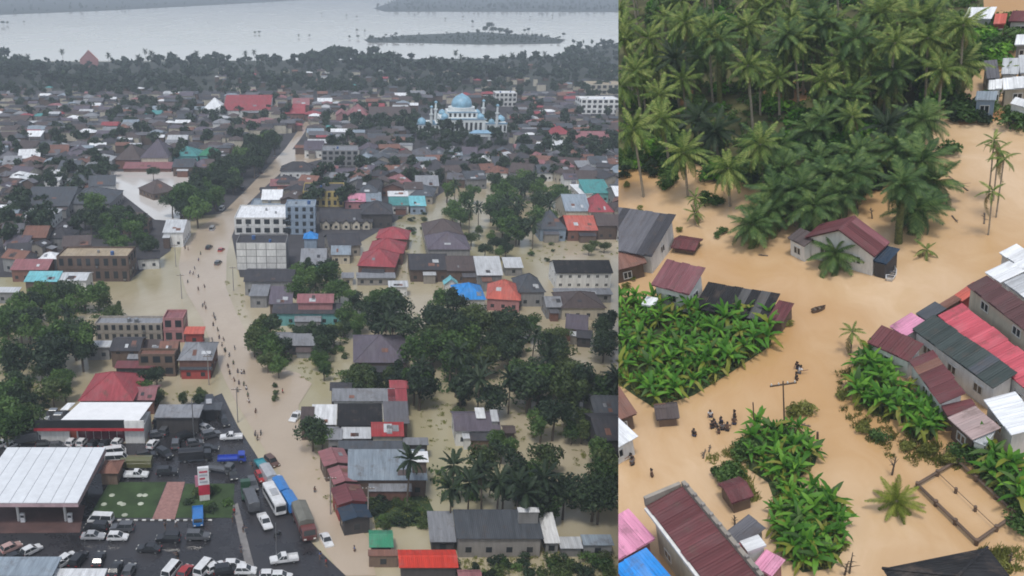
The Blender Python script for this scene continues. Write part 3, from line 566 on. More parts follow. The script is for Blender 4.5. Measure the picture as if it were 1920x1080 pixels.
def motorbike(px, py, dirpx, F=None, label='dark motorbike', group=None):
    F = F or L; A = F.at(px, py); B = F.at(px + dirpx[0], py + dirpx[1]); t = thing('motorbike', label, 'motorbike', F, (A.x, A.y, .01), math.atan2(B.y - A.y, B.x - A.x), 1.0, group, (px, py))
    if 'mb' not in MCACHE:
        f = bevel(side([(-.75, .75), (-.2, .5), (.1, .32), (.45, .5), (.55, .95), (.42, .98), (.2, .6), (-.1, .72), (-.7, .85)], .13).mesh('fairing', PAINT['black']), .03, 1); s = bevel(side([(-.75, .84), (.05, .76), (.05, .84), (-.75, .93)], .15).mesh('seat', RUBBER), .03, 1)
        h = MB(); h.tube([(.5, -.36, 1.02), (.55, 0, 1.0), (.5, .36, 1.02)], .025, 5); k = MB(); k.tube([(.55, 0, .95), (.68, 0, .3)], .04, 5); MCACHE['mb'] = (f, s, h.mesh('handlebar', STEEL), k.mesh('fork', STEEL))
    for nm, me in zip(('fairing', 'seat', 'handlebar', 'fork'), MCACHE['mb']): ob(nm, me, t)
    tm, rm_ = wheel_meshes(.3)
    for x in (-.6, .7): o = ob('wheel', tm, t, (x, 0, .3), (math.pi / 2, 0, 0), (1, 1, .5)); ob('rim', rm_, o)
    return t
# ------------------------------------------------------------------ people
SKIN = m_plain('skin', (.22, .12, .075), .6, .08); HAIR = m_plain('hair', (.012, .01, .009), .6, .2)
CLOTH = {k: m_plain('cloth_' + k, c, .85, .2, 6) for k, c in dict(black=(.02, .02, .022), navy=(.025, .035, .07), white=(.7, .7, .7), red=(.4, .03, .04), grey=(.14, .14, .15), green=(.05, .13, .07), blue=(.05, .13, .35), brown=(.12, .07, .05), yellow=(.5, .38, .06)).items()}
def skinned(name, pts, edges, radii, mat, root=0, sub=1):
    me = bpy.data.meshes.new(name); me.from_pydata(pts, edges, []); o = bpy.data.objects.new(name, me); COL.objects.link(o); m = o.modifiers.new('s', 'SKIN'); m.use_smooth_shade = True; o.modifiers.new('u', 'SUBSURF').levels = sub
    for i, r in enumerate(radii): sv = me.skin_vertices[0].data[i]; sv.radius = (r, r); sv.use_root = (i == root)
    dg = bpy.context.evaluated_depsgraph_get(); e = o.evaluated_get(dg); nm = bpy.data.meshes.new_from_object(e); nm.name = name; bpy.data.objects.remove(o); bpy.data.meshes.remove(me); nm.materials.clear(); nm.materials.append(mat); return nm
def person_meshes(v):
    st, arm, bend = ((.0, .0, 0), (.22, .15, .06), (.12, .5, .15))[v]
    P = [(0, 0, .92), (bend * .4, 0, 1.15), (bend, 0, 1.38), (bend * 1.1, 0, 1.50), (bend * 1.2 + .02, 0, 1.60), (bend * 1.2 + .01, 0, 1.70),       # pelvis, waist, chest, neck, head, crown
         (bend, -.18, 1.40), (bend + arm * .3, -.24, 1.14), (bend + .05 + arm, -.25, .92 + arm * .5), (bend + .08 + arm * 1.2, -.24, .82 + arm * .6),
         (bend, .18, 1.40), (bend - arm * .3, .24, 1.14), (bend + .05 + arm * .4, .25, .92 + arm * .4), (bend + .08 + arm * .6, .24, .82 + arm * .5),
         (0, -.1, .86), (st * .5 + .03, -.11, .48), (st, -.11, .08), (st + .14, -.12, .04), (0, .1, .86), (-st * .3 + .04, .11, .48), (-st, .11, .08), (-st + .14, .12, .04)]
    E = [(0, 1), (1, 2), (2, 3), (3, 4), (4, 5), (2, 6), (6, 7), (7, 8), (8, 9), (2, 10), (10, 11), (11, 12), (12, 13), (0, 14), (14, 15), (15, 16), (16, 17), (0, 18), (18, 19), (19, 20), (20, 21)]
    Rr = [.135, .125, .15, .06, .10, .075, .075, .055, .042, .04, .075, .055, .042, .04, .095, .068, .048, .04, .095, .068, .048, .04]
    body = skinned('body', P, E, Rr, SKIN)
    k = [0, 1, 2, 6, 7, 10, 11]; sp = [P[i] for i in k]; sp[4] = tuple(Vector(P[6]).lerp(Vector(P[7]), .7)); sp[6] = tuple(Vector(P[10]).lerp(Vector(P[11]), .7)); shirt = skinned('shirt', sp, [(0, 1), (1, 2), (2, 3), (3, 4), (2, 5), (5, 6)], [.155, .148, .172, .095, .078, .095, .078], CLOTH['black'])
    k = [0, 14, 15, 18, 19]; sp = [P[i] for i in k]; sp[2] = tuple(Vector(P[14]).lerp(Vector(P[15]), .85)); sp[4] = tuple(Vector(P[18]).lerp(Vector(P[19]), .85)); sh = skinned('shorts', sp, [(0, 1), (1, 2), (0, 3), (3, 4)], [.152, .118, .095, .118, .095], CLOTH['navy'])
    h = P[5]; hair = skinned('hair', [(h[0] - .03, 0, h[2] - .02), (h[0] + .03, 0, h[2] + .015), (h[0] - .06, 0, h[2] - .1)], [(0, 1), (0, 2)], [.105, .085, .085], HAIR); return body, shirt, sh, hair
PEOPLE = [person_meshes(v) for v in range(3)]
def person(F, px, py, label, depth=.5, shirt='black', shorts='navy', facing=None, v=None, group=None, defer=True, scale=1.0):
    """px,py: where the water (or ground) line of the figure shows"""
    p = F.at(px, py); v = random.randrange(3) if v is None else v; t = thing('person', label, 'person', F, (p.x, p.y, -depth), random.uniform(0, 6.28) if facing is None else facing, scale, group, (px, py) if defer else None)
    for nm, me, mt in zip(('body', 'shirt', 'shorts', 'hair'), PEOPLE[v], (None, CLOTH[shirt], CLOTH[shorts], None)):
        o = ob(nm, me, t)
        if mt: o.material_slots[0].link = 'OBJECT'; o.material_slots[0].material = mt
    return t
# ================================================================== THE TOWN ON THE LEFT
def lab(o, text, cat=None):
    o['label'] = text
    if cat: o['category'] = cat
    return o
W_FLOOD = m_water('water_flood_town', (.31, .26, .155), (.52, .45, .33), .014, patch_tone=(.27, .265, .12), spec=.8); W_ROAD = m_water('water_road', (.44, .355, .265), (.54, .445, .345), .03, spec=.9, rot=-.35)
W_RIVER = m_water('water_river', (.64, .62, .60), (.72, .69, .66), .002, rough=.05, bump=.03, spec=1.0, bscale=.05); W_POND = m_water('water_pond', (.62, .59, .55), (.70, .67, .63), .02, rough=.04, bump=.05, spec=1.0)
G_TOWN = m_plain('ground_town', (.052, .050, .055), .9, .35, .08, world=True); G_BANK = m_plain('ground_bank', (.035, .042, .03), .95, .4, .03, world=True)
G_FAR = m_plain('ground_far_wood', (.028, .040, .032), .95, .35, .004, world=True)
def m_asphalt():
    m, t, b, o = _nt('wet_asphalt'); v = _coord(t, world=True); f = _noise(t, v, .09, 6, .7); f2 = _noise(t, v, 2.2, 4)
    col = _ramp(t, f, [(.35, (.018, .018, .022)), (.65, (.042, .041, .047))]); col = _mix(t, _ramp(t, f2, [(.3, (0, 0, 0)), (.8, (.5, .5, .5))]), col, (.045, .042, .042)); t.links.new(col, b.inputs['Base Color'])
    t.links.new(_ramp(t, f, [(.4, (.12, .12, .12)), (.62, (.5, .5, .5))]), b.inputs['Roughness']); return m
ASPH = m_asphalt(); GRASS = m_plain('grass_ground', (.035, .065, .02), .95, .35, .3, world=True); PAVE = m_plain('brick_paving', (.30, .16, .14), .8, .25, 1.5, world=True); CONC = m_plain('concrete_strip', (.20, .19, .185), .8, .25, .6, world=True)
lab(sheet('flood_water', L, [(-1600, 1500), (3200, 1500), (3200, -40), (-1600, -40)], 0.0, W_FLOOD), 'brown flood water lying over the whole town')
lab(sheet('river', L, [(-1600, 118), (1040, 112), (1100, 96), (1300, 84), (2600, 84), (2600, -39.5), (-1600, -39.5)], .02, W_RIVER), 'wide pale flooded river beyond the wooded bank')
lab(sheet('river_bank', L, [(-500, 112), (160, 116), (690, 112), (1040, 108), (1090, 92), (1160, 80), (1500, 78), (1500, 178), (-500, 178)], .04, G_BANK), 'wooded low bank between the town and the river')
lab(sheet('town_ground', L, [(-500, 170), (1500, 170), (1500, 330), (1160, 345), (1000, 330), (880, 330), (800, 380), (700, 440), (600, 500), (560, 520), (450, 520), (430, 420), (520, 320), (560, 260), (520, 300), (420, 400), (330, 410), (320, 470), (250, 520), (0, 520), (-500, 520)], .06, G_TOWN), 'muddy ground between the town houses')
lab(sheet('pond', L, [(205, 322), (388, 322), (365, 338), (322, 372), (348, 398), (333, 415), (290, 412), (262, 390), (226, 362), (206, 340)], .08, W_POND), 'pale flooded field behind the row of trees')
ROADP = [(574, 226), (586, 226), (562, 262), (548, 280), (606, 286), (606, 298), (536, 316), (498, 350), (462, 385), (444, 420), (432, 450), (425, 480), (424, 540), (440, 580), (470, 640), (520, 690), (560, 700), (585, 720), (560, 760), (560, 800), (592, 850), (625, 905), (650, 960), (690, 1010), (705, 1080), (640, 1080), (590, 1000), (545, 920), (500, 850), (470, 800), (445, 760), (420, 710), (400, 660), (380, 600), (350, 550), (335, 500), (340, 465), (376, 425), (420, 397), (460, 358), (504, 312), (534, 280), (554, 252)]
lab(sheet('flooded_road', L, ROADP, .10, W_ROAD), 'main road under brown flood water')
lab(sheet('asphalt_yard', L, [(-500, 826), (70, 832), (280, 832), (296, 770), (380, 752), (416, 738), (446, 800), (478, 850), (508, 900), (540, 950), (566, 1000), (612, 1046), (690, 1120), (700, 1300), (-900, 1300)], .12, ASPH), 'wet dark asphalt of the filling station and road')
lab(sheet('far_bank', L, [(-900, 52), (0, 28), (200, 20), (390, 10), (540, 2), (640, -6), (640, -36), (-1500, -36)], .05, G_FAR), 'far wooded shore of the river')
lab(sheet('far_shore', L, [(700, 16), (722, 22), (1160, 23), (2000, 30), (2000, -36), (770, -36), (745, 0)], .05, G_FAR), 'far wooded shore across the river on the right')
lab(sheet('island', L, [(682, 74), (760, 66), (900, 60), (1000, 66), (1060, 74), (1050, 82), (900, 84), (780, 81), (690, 80)], .07, G_FAR), 'narrow wooded island in the river')
lab(sheet('lawn', L, [(205, 905), (312, 905), (286, 972), (166, 972)], .16, GRASS), 'square station lawn with pale patches'); lab(sheet('lawn', L, [(348, 908), (440, 908), (436, 972), (328, 972)], .16, GRASS), 'lawn at the foot of the sign pylon')
lab(sheet('footpath', L, [(314, 905), (347, 905), (327, 978), (284, 978)], .20, PAVE), 'pink brick path between the two lawns')
lab(sheet('road_divider', L, [(436, 948), (446, 945), (486, 1100), (468, 1100)], .22, CONC), 'pale divider strip on the wet asphalt')
lab(sheet('grass_patch', L, [(692, 935), (800, 930), (825, 985), (705, 990)], .12, GRASS), 'grassy plot behind the dark shed')
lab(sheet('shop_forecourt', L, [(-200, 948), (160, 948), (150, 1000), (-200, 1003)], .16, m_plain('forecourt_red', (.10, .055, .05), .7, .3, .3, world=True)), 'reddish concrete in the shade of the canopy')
for k, q in enumerate([(210, 930), (225, 945), (262, 930), (231, 947), (264, 946), (234, 967), (272, 930), (195, 947)]):
    p = L.at(*q); mb = MB(); mb.lathe([(0, .0), (.62, .02), (.5, .12), (0, .16)], 9, (0, 0, .17)); single('stepping_stone', mb.mesh('stepping_stone', m_plain('stone_pale', (.42, .45, .36), .9)), 'pale round stone in the station lawn', 'stone', L, (p.x, p.y, 0), group='stones in the lawn', pix=q)
# kerb blocks along the lawn, a piece each
kp0, kp1, kt = L.at(212, 978), L.at(400, 978), thing('kerb', 'black and white kerb along the front of the lawns', 'kerb', L, tuple(L.at(212, 978)[:2]) + (0.12,))
kb_ = MB(); kb_.box(0, 0, 0, .78, .35, .22); kme = {c: bevel(kb_.mesh('kerb_block', m_plain('kerb_' + c, v, .8)), .03, 1) for c, v in (('white', (.6, .6, .58)), ('black', (.05, .05, .05)))}
for i in range(int((kp1.x - kp0.x) / .8)): ob('kerb_block', kme['white' if i % 2 else 'black'], kt, (i * .8, 0, 0))
# ------------------------------------------------ named landmarks
hb('orange-red steep roofed house standing in the wooded river bank', 'gy', 149, 101, 184, 112, 9, 'salmon', 'pink', 45, ybase=126)
# white gabled hall and the long red roof
t = hb('long bright red hall roof joined to the white gable', 'gx', 418, 178, 507, 207, 6, 'rose', 'white', 22); t = hb('white stepped gable front beside the long red hall roof', 'pyr', 380, 183, 420, 205, 7, 'white', 'white', 40, name='prayer_hall', cat='hall')
hb('yellow walled house below the long red roof', 'flat', 484, 202, 506, 207, 6, 'tan', 'yellow'); hb('red steep roofed house behind the brick house', 'gx', 548, 184, 580, 197, 7, 'dullpink', 'brick', 30)
hb('dull red gabled house in front of the steep red roof', 'gx', 534, 195, 572, 213, 5, 'rose', 'brick', 25); hb('dusty pink hip roofed hall with pale gable front', 'hip', 650, 194, 692, 218, 6, 'dullpink', 'cream', 24); hb('pale gable front beside the dusty pink hall', 'gy', 629, 203, 650, 217, 6, 'dullpink', 'pink', 35)
hb('long grey-brown hall roof right of the dusty pink hall', 'gx', 692, 200, 772, 222, 6, 'brown', 'cream', 18)
block('tall off-white block rising behind the mosque', 928, 170, 968, 174, 200, 'white', 'white', 5, 3); block('white fronted hotel with dark window bands at the town edge', 1088, 180, 1160, 186, 214, 'white', 'white', 7, 3); block('beige flat building behind the white fronted hotel', 1106, 152, 1170, 158, 178, 'tan', 'cream', 6, 2)
block('white tower end of the hotel with dark bands', 1086, 180, 1100, 184, 212, 'white', 'white', 1, 4)
# teal-roofed building
hb('teal roofed public building with white columned front', 'hip', 321, 274, 372, 293, 6, 'teal', 'teal', 24, ybase=308); hb('smaller teal hall beside the teal roofed public building', 'hip', 372, 276, 410, 292, 6, 'green', 'teal', 24, ybase=307)
t = hb('white colonnaded long school building', 'gx', 75, 244, 172, 251, 5, 'midgrey', 'white', 18, ybase=259); hb('white roofed end wing of the colonnaded school', 'gx', 44, 245, 76, 256, 5, 'white', 'white', 15)
hb('white flat roof among grey roofs', 'shed', 80, 318, 112, 338, 4, 'white', 'white', 12)
hb('large purple hipped house facing the pond', 'hip', 262, 258, 316, 296, 6, 'purple', 'cream', 26); hb('long maroon-grey house left of the purple hipped house', 'hip', 214, 268, 264, 300, 5, 'brown', 'brick', 24); hb('low brick wing along the pond shore', 'gx', 230, 304, 322, 316, 3.5, 'dullpink', 'brick', 18, ybase=323)
t = hb('brown hipped barn standing in the pale pond', 'hip', 263, 337, 316, 362, 3.2, 'brown', 'wood', 30, yaw=38, name='barn', cat='barn')
# mosque --------------------------------------------------------
def mosque():
    p = L.at(868, 252); t = thing('mosque', 'white mosque with a large blue dome and blue corner domes', 'mosque', L, (p.x, p.y + 14, 0)); wm = m_wall('mosque_white', (.66, .70, .70), .15); BL = m_plain('dome_blue', (.22, .40, .52), .45, .25, .4); TR = m_plain('trim_blue', (.22, .38, .52), .5, .2); OCC.append((780, 180, 955, 275))
    mb = MB(); mb.box(-15, -12, -.6, 15, 14, 10); mb.box(-30, -8, -.6, -15.003, 10, 6); mb.box(15.003, -8, -.6, 30, 10, 6.5); mb.box(-10, -9, 10.003, 10, 9, 14); mb.lathe([(0, 14), (9, 14), (9, 16.5), (0, 16.5)], 24); ob('wall', mb.mesh('wall', wm), t)
    tb = MB(); tb.box(-15.4, -12.4, 9.6, 15.4, -12.003, 10.3); tb.box(-10.3, -9.3, 13.7, 10.3, -9.003, 14.3); tb.box(-30.3, -8.4, 5.6, -15.5, -8.003, 6.3); tb.box(15.5, -8.4, 6.1, 30.3, -8.003, 6.9); ob('cornice', tb.mesh('cornice', TR), t)
    def dome(r, c, nm='dome', m=BL):
        d = MB(); d.lathe([(r * .94, 0), (r * 1.03, r * .2), (r, r * .45), (r * .86, r * .75), (r * .6, r * 1.0), (r * .28, r * 1.18), (.04, r * 1.32)], 24, c); o = ob(nm, d.mesh(nm, m, True), t); f = MB(); f.tube([(c[0], c[1], c[2] + r * 1.3), (c[0], c[1], c[2] + r * 1.3 + r * .45)], [.12 + r * .03, .04], 6); ob('finial', f.mesh('finial', STEEL), o)
    dome(6.8, (0, 0, 16.5))
    for x, y, z, r in ((-12, -9, 10.3, 2.4), (12, -9, 10.3, 2.4), (-12, 10, 10.3, 2.4), (12, 10, 10.3, 2.4), (-27, -4, 6, 3.0), (27, 2, 6.5, 3.2), (20, -5, 6.5, 2.0), (-20, -5, 6, 2.0)): dome(r, (x, y, z))
    for x, y, h in ((-21, -9, 17), (23, -9, 18), (-16, 15, 17), (17, 15, 18)):
        m = MB(); m.tube([(x, y, -.6), (x, y, h * .72), (x, y, h * .72), (x, y, h * .76), (x, y, h * .76), (x, y, h)], [1.1, .9, 1.5, 1.5, .7, .65], 12); ob('minaret', m.mesh('minaret', wm), t); dome(1.1, (x, y, h))
    for i in range(9): windows_on(t, -14 + i * 3.1, -12 + i * 3.1, -12.006, 2, 7.5, -1, 1, 1, wide=1.6)
    for i in range(5): windows_on(t, -29 + i * 2.8, -27 + i * 2.8, -8.006, 1, 4.6, -1, 1, 1, wide=1.4); windows_on(t, 16.5 + i * 2.8, 18.5 + i * 2.8, -8.006, 1, 5, -1, 1, 1, wide=1.4)
    for i in range(6): windows_on(t, -9.5 + i * 3.2, -7 + i * 3.2, -9.006, 10.8, 13.2, -1, 1, 1, wide=1.5)
    g = L.at(900, 274); t2 = thing('gatehouse', 'white gatehouse with a grey hipped cap in front of the mosque', 'gatehouse', L, (g.x, g.y, 0)); mb = MB()
    for x in (-6, 4.5): mb.box(x, -1.2, -.6, x + 1.5, 1.2, 6)
    mb.box(-7, -1.6, 6.003, 7, 1.6, 8.2); ob('wall', mb.mesh('wall', wm), t2); rb = MB(); rb.slab([(-7.4, -2, 8.3), (7.4, -2, 8.3), (4, 0, 10), (-4, 0, 10)], .1); rb.slab([(7.4, 2, 8.3), (-7.4, 2, 8.3), (-4, .003, 10), (4, .003, 10)], .1); ob('roof', rb.mesh('roof', TR), t2)
mosque()
# middle town ---------------------------------------------------
hb('dark pagoda roofed hall with white walls beside the road', 'hip', 524, 303, 592, 321, 5, 'dark', 'white', 30, ybase=335)
block('yellow arcaded two storey building with dark roof', 568, 342, 645, 358, 388, 'dark', 'yellow', 7, 2, wide=.5)
hb('low pink roofed building right of the yellow arcade', 'shed', 645, 362, 686, 378, 4, 'pink', 'pink', 10); hb('grey-green shed between pink and turquoise roofs', 'shed', 686, 360, 716, 378, 4, 'steel', 'grey', 10); hb('white topped teal market roof', 'gx', 727, 356, 766, 368, 5, 'white', 'teal', 20, grow=.8); hb('teal market roof in front of the white strip', 'shed', 730, 369, 768, 385, 4, 'teal', 'white', 10); hb('blue-teal shed at the end of the market roofs', 'shed', 768, 367, 800, 386, 4, 'turq', 'blue', 10)
block('grey-blue block with a white roof at the road junction', 440, 384, 545, 408, 440, 'white', 'white', 6, 2, wide=.6); block('blue-grey tower at the back corner of the white roofed block', 536, 374, 592, 386, 440, 'steel', 'blue', 4, 4, wide=.45); block('pale blue annex behind the white roofed block', 470, 372, 536, 384, 398, 'steel', 'blue', 5, 2)
t, (gw, gd, gh) = block('three storey building with a white gridded tile front', 444, 438, 538, 455, 506, 'dark', 'grey', 0, 1)
for i in range(5):
    for k in range(4): q = MB(); q.box(-gw / 2 + gw / 5 * i + .12, -gd / 2 - .12, gh / 4 * k + .12, -gw / 2 + gw / 5 * (i + 1) - .12, -gd / 2 - .003, gh / 4 * (k + 1) - .12); ob('facade_panel', q.mesh('facade_panel', wallm('white')), t)
hb('dark roof in front of the white gridded building', 'gx', 456, 506, 552, 528, 5, 'dark', 'grey', 14); hb('pale grey flat annex by the flooded road', 'flat', 466, 534, 502, 556, 6, 'midgrey', 'grey', ybase=578); hb('purple-grey hall right of the pale annex', 'shed', 503, 536, 548, 570, 5, 'purple', 'brown', 14)
hb('grey cluttered roof right of the white gridded building', 'gx', 562, 466, 612, 496, 5, 'midgrey', 'grey', 16); hb('turquoise shed roof under the grey cluttered roof', 'shed', 592, 490, 622, 504, 4, 'turq', 'white', 12); hb('small bright blue water shelter by the tower', 'pyr', 568, 434, 596, 448, 6, 'blue', 'blue', 30)
hb('long dark roof with white pointed dormers', 'gx', 598, 392, 700, 416, 5, 'dark', 'cream', 20, ybase=430); hb('black hipped roof behind the dormered house', 'hip', 676, 376, 738, 402, 6, 'dark', 'dark', 24)
for i in range(5): hb(f'pale pointed dormer house front, {("first", "second", "third", "fourth", "last")[i]} of five counted from the road side', 'gy', 603 + i * 19, 414, 619 + i * 19, 420, 4, 'dark', 'cream', 40, ybase=431, det=1)
for q in ((708, 425, 770, 448, 'rear'), (694, 446, 762, 474, 'middle'), (675, 466, 748, 500, 'front')): hb(f'{q[4]} hip roof of the three stepped red roofs', 'hip', q[0], q[1], q[2], q[3], 4.5, 'rose', 'brick', 27, yaw=-8)
hb('low grey flat building in front of the red roofs', 'flat', 668, 512, 742, 522, 4, 'midgrey', 'conc', ybase=536); hb('pale mint shed roof beside the canal', 'shed', 728, 526, 766, 538, 3.5, 'pale', 'white', 12); hb('tan walled hut left of the low grey building', 'flat', 640, 512, 664, 522, 3.5, 'midgrey', 'cream', ybase=536)
hb('purple house with broad hipped roof by the canal', 'hip', 796, 410, 872, 444, 5, 'brown', 'cream', 25); hb('lilac roofed house in front of the purple hipped one', 'hip', 802, 434, 884, 468, 5, 'purple', 'grey', 24); hb('dark terrace roofs behind the bright blue roof', 'gx', 768, 476, 842, 506, 4.5, 'dark', 'brown', 18); hb('dark brown house left of the grey twin roofs', 'gx', 838, 480, 896, 508, 4.5, 'brown', 'brown', 18); hb('white walled cottage tucked under the dark terrace roofs', 'gy', 868, 496, 892, 506, 4, 'white', 'white', 25, ybase=515)
hb('pale grey corrugated roof, larger of the twin roofs', 'shed', 894, 480, 944, 516, 5, 'pale', 'grey', 18); hb('grey roof, smaller of the twin roofs', 'shed', 946, 482, 982, 502, 5, 'pale', 'grey', 14, ybase=518)
t = hb('white two storey house with black roof and white end walls', 'gx', 1042, 488, 1150, 512, 7, 'black', 'white', 22, ybase=543, storeys=2, det=2); hb('grey lean-to in front of the white two storey house', 'shed', 1040, 540, 1150, 552, 3, 'midgrey', 'grey', 10)
hb('bright blue sheet roof house among the trees', 'hip', 853, 530, 912, 562, 4, 'blue', 'white', 25); hb('narrow turquoise tower house beside the bright blue roof', 'gy', 832, 516, 860, 534, 6, 'turq', 'white', 38, ybase=552)
hb('salmon hip roofed house right of the blue roof', 'hip', 919, 524, 984, 562, 4, 'salmon', 'pink', 30, yaw=-10); hb('small orange porch roof in front of the salmon house', 'gy', 924, 556, 962, 566, 3, 'salmon', 'brick', 26, ybase=580)
hb('charcoal hipped house between salmon roof and white house', 'hip', 972, 510, 1024, 548, 5, 'slate', 'grey', 26); hb('dark brown hipped house in front of the white two storey house', 'hip', 1052, 546, 1138, 578, 4, 'brown', 'cream', 22); hb('grey gable cottage left of the dark brown hipped house', 'gx', 1024, 556, 1056, 576, 4, 'midgrey', 'grey', 22)
hb('purple house standing alone in water with red front', 'gx', 1070, 590, 1112, 618, 4, 'purple', 'brick', 20, yaw=-14); hb('dark porch roof in front of the purple house', 'shed', 1084, 618, 1114, 634, 3, 'dark', 'dark', 12, yaw=-14)
hb('steel grey gabled house near the right town edge', 'gx', 1060, 364, 1108, 396, 5, 'steel', 'cream', 24); hb('red hip roof with pale gable near the right town edge', 'hip', 1104, 360, 1152, 398, 5, 'rose', 'cream', 27); hb('orange gabled house below the steel grey roof', 'gx', 1064, 404, 1122, 432, 4.5, 'salmon', 'brick', 22); hb('charcoal house with picket railing left of the orange house', 'hip', 1012, 390, 1064, 430, 5, 'slate', 'blue', 24); hb('teal shed roof behind the steel grey roof', 'shed', 1096, 336, 1146, 362, 4.5, 'teal', 'teal', 14); hb('pale flat roof left of the teal shed', 'flat', 1086, 346, 1112, 364, 4, 'white', 'white')
hb('crimson roofed house right of the mosque', 'hip', 1034, 236, 1072, 252, 5, 'rose', 'cream', 24); hb('white shopfront row below the crimson roof', 'gx', 1016, 262, 1066, 272, 4, 'white', 'white', 12); hb('salmon terrace right of the crimson roof', 'gx', 1082, 246, 1150, 262, 5, 'dullpink', 'brick', 16)
block('grey concrete block at the bend of the road', 603, 272, 672, 282, 312, 'midgrey', 'grey', 6, 3); block('dark grey flats behind the bend of the road', 612, 250, 650, 256, 274, 'midgrey', 'grey', 4, 2)
# left side
t, _ = block('big brown two storey house with balconies', 110, 462, 244, 480, 528, 'tan', 'brown', 8, 2, wide=.5); hb('turquoise roof beside the big brown house', 'shed', 44, 508, 108, 528, 5, 'turq', 'brown', 14); hb('pale end of the turquoise roof', 'gx', 106, 512, 162, 526, 5, 'pale', 'white', 14); hb('brown shed behind the turquoise roof', 'gx', 18, 486, 90, 506, 4.5, 'dullpink', 'brick', 16); hb('white strip roof at the far left of the turquoise roof', 'shed', -30, 538, 34, 548, 4, 'pale', 'grey', 10)
hb('grey hipped house among dense roofs with white front', 'hip', 34, 388, 98, 408, 5, 'pale', 'white', 20); hb('dark lilac hall left of the pond', 'hip', 112, 350, 206, 382, 5, 'slate', 'grey', 20); hb('long dark lilac roof in the old quarter', 'gx', 40, 350, 130, 386, 5, 'slate', 'grey', 18); hb('brown roofed shop row by the road junction', 'gx', 226, 398, 262, 418, 5, 'brown', 'brown', 18)
block('brown warehouse block beneath the pond', 236, 408, 280, 416, 438, 'brown', 'brown', 4, 2); hb('white fronted shop at the road junction', 'gx', 304, 412, 344, 436, 6, 'pale', 'white', 16)
t, _ = block('grey two storey building beside the flooded road', 180, 592, 306, 606, 640, 'midgrey', 'dirty', 9, 2, wide=.5); hb('dark roofed timber shop in front of the grey two storey building', 'gx', 204, 634, 262, 658, 5.5, 'dark', 'wood', 18, ybase=690, storeys=2); hb('brown roofed timber shop beside the dark roofed one', 'shed', 264, 636, 300, 654, 5.5, 'brown', 'wood', 14, ybase=676); hb('rusty low shop roof in the timber shop row', 'gx', 296, 640, 332, 658, 5, 'rust', 'dark', 20, ybase=684); hb('maroon awning roof under the dark roofed timber shop', 'shed', 214, 676, 290, 690, 3, 'maroon', 'dark', 10)
block('pink painted side wall building by the road', 308, 580, 346, 596, 642, 'dullpink', 'pink', 2, 2); hb('orange awning roof over the flooded road edge', 'shed', 344, 612, 382, 626, 3.6, 'salmon', 'red', 12); hb('greenish pale box house left of the timber shops', 'flat', 158, 640, 206, 652, 5, 'pale', 'grey', ybase=676)
hb('grey hipped shop at the road edge', 'hip', 332, 642, 398, 676, 5, 'midgrey', 'brick', 22); hb('maroon fronted shop under the grey hipped shop', 'flat', 336, 684, 396, 694, 5, 'slate', 'red', ybase=712); block('dark brown shop house between the timber shops and the road', 262, 654, 330, 664, 706, 'rust', 'wood', 3, 2)
hb('big red roofed house behind the white shop roof', 'hip', 146, 697, 250, 752, 5, 'rose', 'brick', 28); hb('small dull red roof at the side of the big red house', 'gx', 246, 726, 290, 750, 4, 'dullpink', 'brick', 18)
